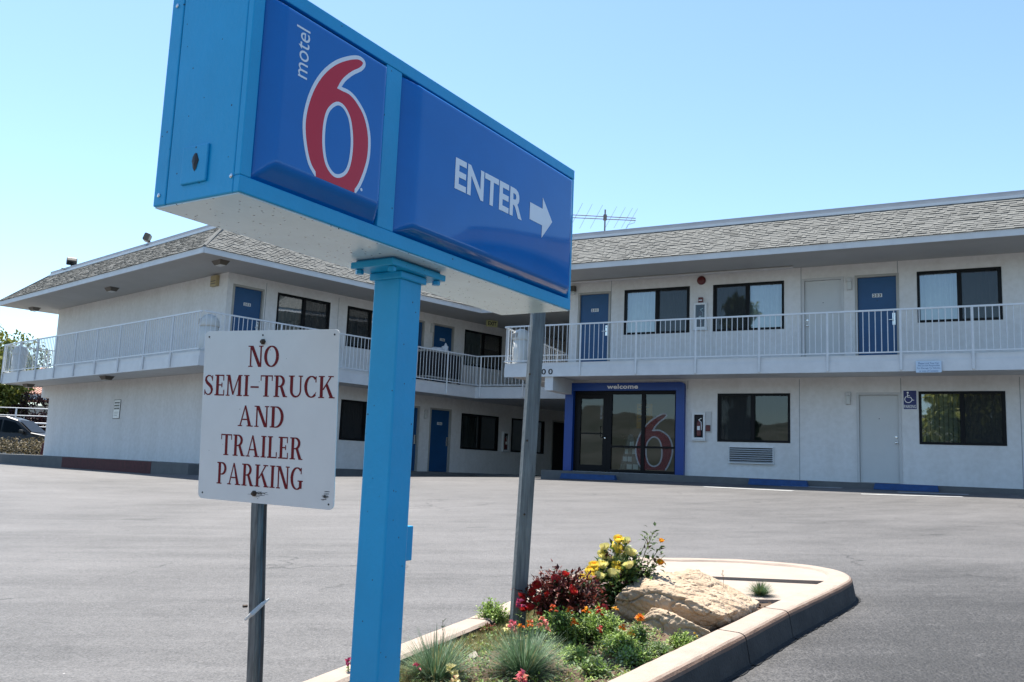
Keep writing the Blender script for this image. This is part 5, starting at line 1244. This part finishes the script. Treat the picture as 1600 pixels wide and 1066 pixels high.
def tuft(x, y, rad, h, n, seed, label, mats, stalks=0):
    r = random.Random(seed); mb = MB()
    for i in range(n):
        a = r.uniform(0, 6.283); k = r.random() ** 0.6; el = R(88) - k * R(72) + r.gauss(0, R(6)); rb = rad * 0.18 * r.random()
        d = Vector((math.cos(a) * math.cos(el), math.sin(a) * math.cos(el), math.sin(el)))
        ln = (h * (1 - k) + rad * k) * r.uniform(0.65, 1.12)
        blade(mb, (math.cos(a) * rb, math.sin(a) * rb, 0), d, ln, r.uniform(0.0016, 0.0032), r.uniform(0.02, 0.16), mats[0 if r.random() < 0.65 else (1 if r.random() < 0.8 else 2)])
    o = thing('fescue_tuft', mb, label, 'ornamental grass', 'blue fescue tufts in the planter', base(x, y, 0.04 if y > 5.5 else 0.0))
    return o
F3 = (GR['fescue'], GR['fescue_pale'], GR['dry'])
tuft(-0.255, 3.83, 0.20, 0.205, 1300, 1, 'grey green fescue tuft beside the blue pole', F3)
tuft(0.105, 3.90, 0.225, 0.20, 1700, 2, 'widest blue green fescue tuft in the front of the planter', F3)
tuft(1.60, 5.72, 0.11, 0.085, 700, 3, 'small dark fescue tuft on the concrete right of the boulder', (GR['fescue'], GR['grass'], GR['fescue']))
def petal(mb, c, ax, a, tilt0, tilt1, rad, wdeg, m, flare=0.15, N=3):
    x = ax.cross(Vector((0.31, 0.87, 0.2))).normalized(); y = ax.cross(x); vs = []
    for j in range(N):
        t = j / (N - 1); po = tilt0 + (tilt1 - tilt0) * t; rr_ = rad * (1 + flare * t * t)
        for i in range(N):
            az = a + R(wdeg) * (i / (N - 1) - 0.5) * (1 - 0.35 * t * t); vs.append(c + (ax * math.cos(po) * -1 + (x * math.cos(az) + y * math.sin(az)) * math.sin(po)) * rr_)
    mb.add(vs, [(j * N + i, j * N + i + 1, (j + 1) * N + i + 1, (j + 1) * N + i) for j in range(N - 1) for i in range(N - 1)], m)
def rose_head(r, rad, ma, mb_):
    mb = MB(); ax = Vector((0, 0, 1)); c = Vector((0, 0, rad))
    for L, (nn, rf, t0, t1, fl) in enumerate(((6, 1.0, 25, 100, 0.28), (6, 0.86, 25, 112, 0.20), (5, 0.68, 25, 122, 0.12), (4, 0.48, 25, 132, 0.05), (3, 0.28, 25, 140, 0.0))):
        for k in range(nn): petal(mb, c + Vector((r.gauss(0, 0.03), r.gauss(0, 0.03), 0)) * rad, ax, 6.283 * k / nn + L * 0.6 + r.gauss(0, 0.12), R(t0), R(t1 + r.gauss(0, 5)), rad * rf * r.uniform(0.94, 1.06), 360 / nn * 1.35, ma if L < 3 else mb_, fl)
    mb.lathe([(0.001, -0.012), (0.0035, -0.008), (rad * 0.3, 0.004), (rad * 0.12, 0.010)], GR['rose'], 8)
    return mb
def pom_head(r, rad, ma, mb_):
    mb = MB()
    for L in range(5):
        nn = 14 - 2 * L; el = R(8 + L * 19)
        for k in range(nn):
            a = 6.283 * k / nn + L * 0.35 + r.gauss(0, 0.08); d = Vector((math.cos(a) * math.cos(el), math.sin(a) * math.cos(el), math.sin(el)))
            leaf(mb, Vector((0, 0, 0.003)) + d * rad * 0.15, d, Vector((0, 0, 1)), rad * r.uniform(0.78, 1.0) * (1 - 0.07 * L), rad * 0.42, ma if r.random() < 0.6 else mb_, -0.12)
    mb.lathe([(0.002, -0.012), (0.005, -0.006), (0.0055, 0.002), (0.002, 0.004)], GR['fresh'], 8); return mb
def snap_head(r, n, rad, ma, mb_):
    mb = MB()
    for k in range(n):
        a = k * 2.4 + r.gauss(0, 0.2); z = rad * 0.75 * k / 2.2; ou = rad * 0.62 * (1 - 0.55 * k / n)
        c = Vector((math.cos(a) * ou, math.sin(a) * ou, z)); d = Vector((math.cos(a), math.sin(a), 0.25))
        for q in range(5): leaf(mb, c - d * rad * 0.3, (d + rv(r) * 0.8), Vector((0, 0, 1)), rad * r.uniform(0.75, 1.05), rad * 0.8, ma if r.random() < 0.65 else mb_, 0.35)
    return mb
def flower(parent, mbld, loc, rot=(0, 0, 0), smooth=True):
    me = mbld.mesh('flower', smooth) if isinstance(mbld, MB) else mbld
    o = place('flower', me, parent); o.location = loc; o.rotation_euler = rot; return o
def bush(name, label, cat, x, y, spread, h, nst, leaves, mats, smat, seed, lsz=(0.022, 0.040), group=None, asp=1.0, lean=(0, 0), tops=None, low=0.15):
    r = random.Random(seed); S = empty(name, label, cat, base(x, y), group); st = MB(); lf = MB(); ends = []
    for i in range(nst):
        if tops and i < len(tops): tip = Vector(tops[i])
        else:
            a = r.uniform(0, 6.283); k = r.random() ** 0.5; tip = Vector((math.cos(a) * k * spread + lean[0] * h, math.sin(a) * k * spread * asp + lean[1] * h, h * (1 - 0.45 * k * k) * r.uniform(0.72, 1.0)))
        b_ = Vector((tip.x * 0.12 + r.gauss(0, 0.012), tip.y * 0.12 + r.gauss(0, 0.012), 0)); c_ = (b_ + tip) / 2 + Vector((-tip.x * 0.15, -tip.y * 0.15, 0.04 * h)) + rv(r) * 0.012
        pts = [b_ * (1 - t) ** 2 + c_ * 2 * t * (1 - t) + tip * t * t for t in (0, 0.25, 0.5, 0.75, 1)]
        st.tube(pts, [0.0042 * (1 - 0.75 * t) * (h / 0.35) ** 0.5 + 0.0006 for t in (0, 0.25, 0.5, 0.75, 1)], smat, 5, cap=False); ends.append(tip)
        for j in range(leaves):
            t = low + (1 - low) * r.random() ** 0.8; p = b_ * (1 - t) ** 2 + c_ * 2 * t * (1 - t) + tip * t * t
            d = rv(r, -0.5, 1.0); d = (d + (p - Vector((0, 0, h * 0.4))) * 1.2).normalized(); off = d * r.uniform(0.0, lsz[1] * 1.1)
            ln = r.uniform(*lsz); leaf(lf, p + off, d + rv(r) * 0.5, Vector((0, 0, 1)) + rv(r) * 0.7, ln, ln * r.uniform(0.42, 0.62), mats[r.choices(range(len(mats)), [5, 3, 1][:len(mats)])[0]], 0.2)
    sm_ = place('stem', st.mesh('stem', True), S); fo = place('foliage', lf.mesh('foliage'), S)
    return S, ends
# yellow rose bush
roses = [(0.637, -0.371), (0.681, -0.38), (0.563, -0.42), (0.617, -0.424), (0.693, -0.442), (0.56, -0.458), (0.494, -0.506), (0.544, -0.515), (0.59, -0.489), (0.626, -0.505), (0.683, -0.481), (0.687, -0.506), (0.502, -0.544), (0.481, -0.573), (0.45, -0.592), (0.63, -0.532), (0.52, -0.565), (0.60, -0.56)]
bx, by = 0.655, 5.17; bz = soilz(bx, by)
r_ = random.Random(5)
tops = [(a - bx, r_.uniform(-0.17, -0.02), z - bz - 0.0) for a, z in roses]
tops += [(0.20, 0.06, 0.485), (0.17, 0.10, 0.44), (0.235, 0.03, 0.40), (0.26, 0.05, 0.35), (0.21, 0.0, 0.30)]
S, ends = bush('yellow_rose_bush', 'tall rose bush covered in yellow blooms beside the boulder', 'rose bush', bx, by, 0.23, 0.36, 105, 44, (GR['rose'], GR['rose_lt'], GR['redleaf']), M['stem'], 21, (0.020, 0.042), tops=tops, low=0.22)
ms = [rose_head(random.Random(i), 0.028, FL['paleyellow'] if i != 0 else FL['yellow'], FL['amber'] if i == 0 else FL['yellow']).mesh('flower', True) for i in range(3)]
for i, tp in enumerate(tops[:18]):
    f = flower(S, ms[i % 3 if i not in (13, 14) else 0], Vector(tp), (r_.uniform(-0.2, 0.9), r_.uniform(-0.5, 0.5), r_.uniform(0, 6)))
    k = r_.uniform(0.82, 1.18); f.scale = (k, k, k)
for tp, k in ((( 0.228, 0.0, 0.425), 0.55), ((0.225, 0.02, 0.30), 0.8)): f = flower(S, rose_head(random.Random(9), 0.023, FL['amber'], FL['yellow']), tp, (0.5, 0.2, 0)); f.scale = (k, k, k)
# red-leaved rose bush
S, ends = bush('red_rose_bush', 'dark red leaved rose bush around the foot of the grey post', 'rose bush', 0.315, 4.76, 0.235, 0.335, 95, 36, (GR['redleaf'], GR['redleaf_lt'], GR['rose']), M['stem_rd'], 31, (0.018, 0.040), asp=0.6, low=0.15)
ms = [rose_head(random.Random(i + 20), 0.019, FL['red'], FL['rustred']).mesh('flower', True) for i in range(2)]
for i, tp in enumerate([(-0.22, -0.06, 0.17), (-0.20, -0.07, 0.135), (-0.16, -0.09, 0.19), (-0.13, -0.10, 0.155), (-0.175, -0.10, 0.115), (-0.08, -0.11, 0.19), (-0.05, -0.08, 0.26), (0.03, -0.1, 0.21), (-0.145, -0.1, 0.225), (0.20, -0.08, 0.12), (-0.125, -0.12, 0.09), (-0.22, -0.09, 0.115), (0.0, -0.12, 0.29)]):
    f = flower(S, ms[i % 2], tp, (0.6 + r_.gauss(0, 0.3), r_.gauss(0, 0.4), r_.uniform(0, 6))); k = r_.uniform(0.75, 1.25); f.scale = (k, k, k)
# low leafy plants
low = 'low green bedding plants in the planter'
bush('bedding_plant', 'feathery green plant against the left kerb behind the pole', 'plant', -0.045, 4.86, 0.085, 0.155, 40, 40, (GR['fresh'], GR['fresh_lt']), M['stem'], 41, (0.010, 0.022), low)
bush('bedding_plant', 'bushy green plant in front of the red rose bush', 'plant', 0.30, 4.50, 0.16, 0.175, 75, 38, (GR['fresh'], GR['rose'], GR['fresh_lt']), M['stem'], 42, (0.012, 0.026), low, asp=0.7)
bush('bedding_plant', 'pale green plant left of the boulder', 'plant', 0.50, 4.55, 0.12, 0.165, 70, 40, (GR['fresh_lt'], GR['fresh'], GR['greyleaf']), M['stem'], 43, (0.010, 0.024), low)
bush('bedding_plant', 'yellow flecked green plant between the wide fescue and the kerb', 'plant', 0.545, 4.27, 0.10, 0.115, 60, 40, (GR['fresh'], GR['fresh_lt'], GR['greyleaf']), M['stem'], 44, (0.010, 0.022), low)
bush('bedding_plant', 'small bright green plant right of the wide fescue', 'plant', 0.335, 4.13, 0.065, 0.075, 34, 36, (GR['fresh_lt'], GR['fresh']), M['stem'], 45, (0.010, 0.022), low)
bush('bedding_plant', 'green plant with a yellow bud tucked between boulder and kerb', 'plant', 0.86, 4.43, 0.07, 0.085, 30, 34, (GR['fresh'], GR['fresh_lt']), M['stem'], 46, (0.010, 0.020), low)
bush('bedding_plant', 'grey green sprawling plant by the kerb below the marigold', 'plant', 0.735, 4.27, 0.08, 0.065, 36, 32, (GR['greyleaf'], GR['fresh']), M['stem'], 47, (0.010, 0.020), low)
bush('bedding_plant', 'small leafy plant by the kerb in front of the bare soil', 'plant', 0.40, 3.90, 0.07, 0.07, 30, 32, (GR['fresh'], GR['greyleaf']), M['stem'], 48, (0.012, 0.024), low)
bush('bedding_plant', 'leafy green plant between the red rose bush and the boulder', 'plant', 0.44, 4.66, 0.11, 0.15, 60, 36, (GR['fresh'], GR['fresh_lt'], GR['rose']), M['stem'], 52, (0.012, 0.026), low)
bush('bedding_plant', 'low green plant between the marigold and the bare soil', 'plant', 0.60, 4.10, 0.09, 0.08, 44, 36, (GR['fresh'], GR['greyleaf'], GR['fresh_lt']), M['stem'], 53, (0.010, 0.024), low)
bush('bedding_plant', 'rust leaved seedling left of the grey post', 'plant', -0.07, 4.66, 0.035, 0.06, 12, 16, (GR['redleaf_lt'], GR['fresh']), M['stem'], 49, (0.010, 0.02), low)
# marigold
S, e_ = bush('marigold', 'orange marigold standing in front of the boulder', 'flower', 0.655, 4.42, 0.055, 0.115, 34, 34, (GR['fresh'], GR['greyleaf'], GR['rose']), M['stem'], 51, (0.010, 0.022), tops=[(0.005, -0.01, 0.14)])
flower(S, pom_head(random.Random(1), 0.026, FL['orange'], FL['amber']), (0.005, -0.01, 0.142), (0.55, 0, 0))
# snapdragons and other single flowers: (x, y, height, radius, blooms, colours, label)
def px(x_, y_, D):       # not used for geometry; kept simple
    return None
sn = [(-0.60, 3.74, 0.085, 0.016, 4, 'rosepink', 'purple', 'dark pink snapdragon at the left kerb below the pole'),
      (-0.325, 3.70, 0.085, 0.016, 3, 'rosepink', 'pink', 'pink bloom close to the right side of the blue pole'),
      (-0.185, 3.72, 0.065, 0.020, 5, 'paleyellow', 'cream', 'pale yellow snapdragon in front of the fescue beside the pole'),
      (-0.170, 3.66, 0.035, 0.022, 4, 'cream', 'salmon', 'cream snapdragon low in front of the fescue beside the pole'),
      (0.085, 3.62, 0.055, 0.024, 5, 'pink', 'salmon', 'pink bloom in front of the wide fescue tuft'),
      (0.050, 4.28, 0.105, 0.021, 5, 'pink', 'salmon', 'pink bloom behind the wide fescue tuft'),
      (0.195, 4.26, 0.115, 0.024, 5, 'salmon', 'pink', 'salmon bloom right of the pink one behind the wide fescue'),
      (0.025, 4.52, 0.055, 0.018, 4, 'cream', 'paleyellow', 'cream bloom left of the grey post'),
      (0.100, 4.50, 0.075, 0.014, 3, 'amber', 'orange', 'small amber bloom at the foot of the grey post'),
      (0.095, 4.62, 0.145, 0.021, 5, 'purple', 'rosepink', 'deep purple bloom in front of the grey post'),
      (0.135, 4.42, 0.095, 0.016, 4, 'orange', 'rustred', 'orange red bloom right of the foot of the grey post'),
      (0.245, 4.36, 0.175, 0.016, 5, 'rustred', 'orange', 'blurred rust orange bloom below the red rose bush'),
      (0.325, 4.40, 0.165, 0.016, 5, 'orange', 'rustred', 'taller orange snapdragon below the red rose bush'),
      (0.345, 4.36, 0.125, 0.017, 4, 'orange', 'amber', 'short orange snapdragon below the red rose bush'),
      (0.405, 4.42, 0.170, 0.016, 4, 'amber', 'orange', 'amber snapdragon in the middle of the bed'),
      (0.465, 4.40, 0.165, 0.016, 5, 'rustred', 'red', 'red snapdragon in the middle of the bed'),
      (0.455, 4.32, 0.105, 0.016, 4, 'red', 'rustred', 'low red bloom in the middle of the bed'),
      (0.545, 4.46, 0.165, 0.014, 3, 'amber', 'yellow', 'amber bloom beside the left tip of the boulder'),
      (0.555, 4.24, 0.125, 0.013, 4, 'amber', 'orange', 'slim amber bloom between fescue and marigold'),
      (0.590, 4.20, 0.105, 0.016, 4, 'yellow', 'amber', 'yellow bloom between fescue and marigold'),
      (0.925, 4.42, 0.070, 0.011, 2, 'yellow', 'amber', 'small yellow bloom between boulder and kerb')]
for i, (x, y, h, rad, nb, ca, cb, lb) in enumerate(sn):
    S = empty('snapdragon', lb, 'flower', base(x, y), 'single blooms in the planter'); r = random.Random(100 + i); rad *= 1.25
    st = MB(); st.tube([(0, 0, 0), (r.gauss(0, 0.006), r.gauss(0, 0.006), h * 0.5), (0, 0, h + rad)], [0.0026, 0.0022, 0.0012], M['stem'], 5)
    for k in range(int(8 + h * 120)):
        t = r.uniform(0.0, 0.9); d = rv(r, -0.1, 0.6); leaf(st, Vector((0, 0, h * t)), d, Vector((0, 0, 1)), r.uniform(0.016, 0.032), r.uniform(0.005, 0.009), GR[r.choice(['fresh', 'fresh_lt', 'rose'])])
    place('stem', st.mesh('stem'), S)
    flower(S, snap_head(r, nb, rad, FL[ca], FL[cb]), (0, 0, h), (r.gauss(0.2, 0.2), r.gauss(0, 0.2), 0), False)
# thin dry stalks
for i, (x, y, h, lb) in enumerate(((-0.255, 4.15, 0.17, 'thin dry seed stalk standing in the dry grass near the pole'), (-0.16, 4.05, 0.15, 'thin brown stalk right of the taller seed stalk'), (1.28, 5.36, 0.12, 'thin dry stalk behind the top of the boulder'))):
    mb = MB(); r = random.Random(i); mb.tube([(0, 0, 0), (0.004, 0, h * 0.5), (-0.003, 0, h)], [0.0018, 0.0014, 0.001], M['stem_br'], 4)
    for k in range(7): leaf(mb, Vector((0, 0, h * r.uniform(0.6, 1))), Vector((r.gauss(0, 0.5), r.gauss(0, 0.5), 1)), Vector((0, 1, 0)), r.uniform(0.012, 0.024), 0.003, GR['rose'] if i == 0 else GR['dry'])
    bz_ = base(x, y) if i < 2 else TR(x, y, -0.66)
    thing('dry_stalk', mb, lb, 'dry stalk', 'dry stalks in the planter', bz_)
# dry ground cover along the left kerb
mb = MB(); r = random.Random(77); k = 0
gl = [GR['dry'], GR['grass'], GR['dry'], GR['fescue']]
while k < 13000:
    x, y = r.uniform(-1.0, 0.5), r.uniform(3.3, 5.3)
    if not inside(x, y, inner_l): continue
    lx = -0.62 + (y - 3.74) * 0.445          # left kerb's inner line
    d = x - lx
    if d > 0.34 + 0.1 * noise.noise(Vector((x * 5, y * 5, 0))) or (y > 4.75 and r.random() < 0.5): continue
    k += 1
    dv = Vector((r.gauss(0, 0.5), r.gauss(0, 0.5), 1)); blade(mb, (x, y, soilz(x, y) - 0.003), dv, r.uniform(0.015, 0.05), r.uniform(0.002, 0.0038), r.uniform(0.05, 0.3), gl[r.choices(range(4), [4, 4, 2, 1])[0]], 2)
o = mb.build('dry_grass'); o['kind'] = 'stuff'; o['label'] = 'short dry grass growing along the left kerb of the planter'
# sparse seedlings over the soil
mb = MB(); k = 0
while k < 1500:
    x, y = r.uniform(-0.6, 1.0), r.uniform(3.4, 5.0)
    if not inside(x, y, inner_l): continue
    k += 1
    for q in range(r.randint(3, 6)): leaf(mb, Vector((x + r.gauss(0, 0.008), y + r.gauss(0, 0.008), soilz(x, y) + r.uniform(0, 0.018))), rv(r, 0.1, 0.8), Vector((0, 0, 1)), r.uniform(0.010, 0.028), r.uniform(0.005, 0.011), GR[r.choice(['fresh', 'greyleaf', 'dry', 'fresh_lt', 'fresh'])])
o = mb.build('seedlings'); o['kind'] = 'stuff'; o['label'] = 'sparse seedlings scattered over the planter soil'

# ------------------------------------------------------------------ left background
def tree(x, y, z, h, rad, n, mats, lsz, seed, name, label, cat='tree', group=None, trunk_h=0.35, asp=1.0, lobes=16, col=None):
    r = random.Random(seed); S = empty(name, label, cat, TR(x, y, z), group)
    tk = MB(); tk.tube([(0, 0, -0.3), (0.05, 0, h * 0.25), (0, 0.05, h * 0.6)], [0.05 * h ** 0.8, 0.04 * h ** 0.8, 0.02 * h ** 0.8], M['stem_br'], 9)
    cs = []
    for i in range(lobes):
        d = rv(r, -0.8, 1); c = Vector((d.x * rad * 0.75, d.y * rad * 0.75, h * (0.62 + 0.30 * d.z * asp))); cs.append((c, rad * r.uniform(0.26, 0.46)))
        tk.tube([(0, 0, h * r.uniform(0.2, 0.45)), Vector((0, 0, h * 0.5)).lerp(c, 0.5), c], [0.02 * h ** 0.8, 0.012 * h ** 0.8, 0.006 * h ** 0.8], M['stem_br'], 5, cap=False)
    place('trunk', tk.mesh('trunk', True), S)
    cr = MB()
    for i in range(n):
        c, q = r.choice(cs); d = rv(r); d = d.normalized() * (d.length ** 0.4) * q; d.z *= 0.8
        ln = r.uniform(*lsz); leaf(cr, c + d, rv(r) + Vector((0, 0, -0.3)), Vector((0, 0, 1)) + rv(r), ln, ln * 0.62, mats[0] if r.random() < 0.6 else mats[1])
    place('crown', cr.mesh('crown'), S); return S
tree(-30.1, 50.0, -1.3, 8.4, 4.0, 22000, (GR['tree'], GR['tree_lt']), (0.16, 0.32), 61, 'leafy_tree', 'sunlit yellow green tree beyond the left end of the motel', asp=1.5, lobes=34)
tree(-27.9, 47.5, -0.7, 3.4, 1.5, 5200, (GR['tree'], GR['tree_lt']), (0.10, 0.22), 64, 'leafy_tree', 'low yellow green bush tree behind the white pipe fence', asp=1.4, lobes=16)
tree(-25.6, 49.5, -0.4, 3.3, 1.5, 5200, (GR['plum'], GR['plum']), (0.10, 0.2), 62, 'plum_bush', 'dark purple leaved shrub behind the left corner of the motel', 'shrub', asp=1.3, lobes=16)
# white pipe fence
S = empty('pipe_fence', 'white pipe rail fence behind the parked car at the far left', 'fence', TR(-26, 46, -0.46))
for k, z in enumerate((2.04, 1.66, 1.30, 1.12)):
    mb = MB(); mb.tube([(-8, 0, z + 0.42), (6, 0, z + 0.50)], 0.022 if k != 2 else 0.035, M['rail'], 6); place('rail', mb.mesh('rail'), S)
for x in (-6, -3, 0.9, 4.4): mb = MB(); mb.tube([(x, 0.06, -0.2), (x, 0.06, 2.5)], 0.04, M['rail'], 8); place('fence_post', mb.mesh('fence_post'), S)
# neighbour house with tiled roof
S = empty('neighbour_house', 'small white house with a red tiled roof far beyond the left corner', 'house', TR(-33.5, 60, -0.5))
M['tile'] = mat('red_roof_tile', (0.36, 0.15, 0.10), 0.85, var=0.5, vscale=14, bump=0.5, bscale=20, col2=(0.50, 0.34, 0.27))
M['hwall'] = mat('house_wall', (0.60, 0.59, 0.56), 0.85, var=0.1)
mb = MB(); mb.box((-7, 0, -0.5), (4.6, 8, 3.4), M['hwall']); place('wall', mb.mesh('wall'), S)
mb = MB(); mb.add([(-8, -1.1, 4.05), (5.4, -1.1, 4.05), (5.4, 4, 6.2), (-8, 4, 6.2), (5.4, 9, 4.05), (-8, 9, 4.05)], [(0, 1, 2, 3), (3, 2, 4, 5), (1, 4, 2), (0, 3, 5)], M['tile'])
for i in range(66): mb.tube([(-7.9 + i * 0.2, -1.12, 4.08), (-7.9 + i * 0.2, 4, 6.24)], 0.07, M['tile'], 5)
ro_ = place('roof', mb.mesh('roof'), S)
mb = MB(); mb.box((-8, -1.13, 3.72), (5.42, -1.06, 4.04), M['rail']); place('fascia_board', mb.mesh('fascia_board'), ro_)
mb = MB(); mb.box((-2, -0.05, 1.0), (0.2, 0.02, 2.6), M['black']); mb.box((1.6, -0.05, 0.9), (3.4, 0.02, 2.6), M['black']); place('window', mb.mesh('window'), S)
# parked car
M['carp'] = mat('dark_car_paint', (0.018, 0.017, 0.016), 0.4, 0.2, coat=0.2); M['tyre'] = mat('tyre_rubber', (0.015, 0.015, 0.015), 0.85); M['carglass'] = glassmat('car_glass', (0.16, 0.22, 0.21), 0.0, 1.22)
S = empty('parked_car', 'dark estate car parked behind dry scrub at the far left edge', 'car', TR(-21.2, 38.5, -0.46, R(6)))
prof_ = [(-2.3, 0.35), (-2.32, 0.85), (-2.15, 1.05), (-1.95, 1.55), (-1.5, 1.74), (0.15, 1.76), (0.62, 1.62), (1.25, 1.12), (2.05, 0.98), (2.32, 0.75), (2.34, 0.4), (2.2, 0.3), (-2.2, 0.28)]
def carbody():
    mb = MB(); n = len(prof_); vs = []
    for s_, k in ((-1, 1), (-1, 0), (1, 0), (1, 1)):
        for x, z in prof_:
            inw = 0.20 * max(0, (z - 1.0) / 0.75); vs.append((x * (0.985 if k else 1.0), s_ * (0.90 - inw - (0.0 if not k else 0.0)) * (1.0 if not k else 0.93), z + (0.03 if k and z > 0.9 else 0)))
    order = [1, 0, 3, 2]; fs = []
    seq = [vs[n:2 * n], vs[0:n], vs[3 * n:4 * n], vs[2 * n:3 * n]]; al = [v for q in seq for v in q]
    for a in range(3):
        for i in range(n): fs.append((a * n + i, a * n + (i + 1) % n, (a + 1) * n + (i + 1) % n, (a + 1) * n + i))
    fs.append(tuple(range(n))); fs.append(tuple(range(4 * n - 1, 3 * n - 1, -1))); mb.add(al, fs, M['carp']); return mb
place('body', carbody().mesh('body'), S)
def sideglass(s_):
    mb = MB(); y = lambda z: s_ * (0.90 - 0.20 * max(0, (z - 1.0) / 0.75) + 0.006)
    for q in ([(-1.85, 1.16), (-1.0, 1.14), (-1.0, 1.62), (-1.62, 1.6)], [(-0.94, 1.14), (0.02, 1.13), (0.02, 1.64), (-0.94, 1.63)], [(0.08, 1.13), (1.02, 1.13), (0.56, 1.55), (0.08, 1.64)]):
        f = [(x, y(z), z) for x, z in q]; mb.add(f if s_ < 0 else f[::-1], [(0, 1, 2, 3)], M['carglass'])
    return mb
for s_ in (-1, 1): place('side_window', sideglass(s_).mesh('side_window'), S)
mb = MB(); mb.add([(0.66, -0.68, 1.615), (0.66, 0.68, 1.615), (1.24, 0.80, 1.135), (1.24, -0.80, 1.135)], [(0, 3, 2, 1)], M['black'], Matrix.Translation((0.02, 0, 0.04))); place('windscreen', mb.mesh('windscreen'), S)
for x in (-1.4, 1.42):
    for y in (-0.82, 0.82):
        mb = MB(); mb.lathe([(0.21, -0.11), (0.33, -0.11), (0.345, -0.08), (0.345, 0.08), (0.33, 0.11), (0.21, 0.11)], M['tyre'], 22, Matrix.Translation((x, y, 0.34)) @ Matrix.Rotation(R(90), 4, 'X')); wh = place('wheel', mb.mesh('wheel'), S)
        mb = MB(); mb.lathe([(0.02, -0.10), (0.21, -0.095), (0.21, 0.095), (0.02, 0.10)], M['alum'], 16, Matrix.Translation((x, y, 0.34)) @ Matrix.Rotation(R(90), 4, 'X')); place('rim', mb.mesh('rim'), wh)
for y in (-0.99, 0.99): mb = MB(); mb.bbox((0.84, y - 0.09, 1.10), (1.0, y + 0.09, 1.24), M['carp'], 0.03); place('mirror', mb.mesh('mirror'), S)
for y in (-0.62, 0.62): mb = MB(); mb.bbox((2.16, y - 0.16, 0.72), (2.335, y + 0.16, 0.86), M['domew'], 0.03); place('headlight', mb.mesh('headlight'), S)
# dry scrub bank
mb = MB(); r = random.Random(90)
for k in range(7000):
    x = r.uniform(-26, -16.4); y = r.uniform(34.2, 36.2); h = 0.98 * (0.55 + 0.45 * noise.noise(Vector((x * 0.9, y * 0.9, 2)))) + 0.28
    z = gz(x, y) + h * r.random() ** 0.6; ln = r.uniform(0.07, 0.17); leaf(mb, Vector((x, y, z)), rv(r, -0.2, 1), Vector((0, 0, 1)) + rv(r), ln, ln * 0.4, GR['scrub'] if r.random() < 0.6 else GR['scrub_dk'])
o = mb.build('dry_scrub'); o['kind'] = 'stuff'; o['label'] = 'dry brown scrub along the far left edge of the lot'
mb = MB(); mb.tube([(-17.4, 34.0, -0.5), (-17.3, 34.0, 0.25)], 0.09, M['redk'], 8); thing('bollard', mb, 'short rusty post between the scrub and the motel corner', 'post')

# ------------------------------------------------------------------ hillside across the street behind the camera (seen only as reflections)
M['hill'] = mat('dry_hillside', (0.035, 0.045, 0.02), 0.95, var=0.6, vscale=0.16, col2=(0.16, 0.155, 0.13), detail=12)
mb = MB(); vs = []; NX, NY = 90, 14
for j in range(NY):
    for i in range(NX):
        a = R(155 + 230 * i / (NX - 1)); rr_ = 42 + j * 7; x, y = rr_ * math.cos(a) * 1.5, rr_ * math.sin(a)
        k = j / (NY - 1); vs.append((x, y, gz(x, y) - 1.2 + (12 + 3.5 * noise.noise(Vector((x * 0.03, y * 0.03, 1)))) * min(1, 2.3 * k) ** 0.7 + 0.9 * noise.noise(Vector((x * 0.15, y * 0.15, 2))) * min(1, 3 * k)))
mb.add(vs, [(j * NX + i, j * NX + i + 1, (j + 1) * NX + i + 1, (j + 1) * NX + i) for j in range(NY - 1) for i in range(NX - 1)], M['hill']); struct(mb.build('hill', smooth=True))

tree(-26.0, -11.0, gz(-23, -10), 14.0, 1.9, 6000, (GR['rose'], GR['tree']), (0.3, 0.6), 71, 'conifer', 'tall narrow tree across the street mirrored in the upper right window', asp=2.0, lobes=30)
tree(-16.5, -24.0, gz(-16.5, -24), 10.5, 5.0, 7000, (GR['tree_lt'], GR['tree']), (0.3, 0.6), 72, 'leafy_tree', 'broad tree across the street mirrored in the lower right window', asp=1.2, lobes=24)
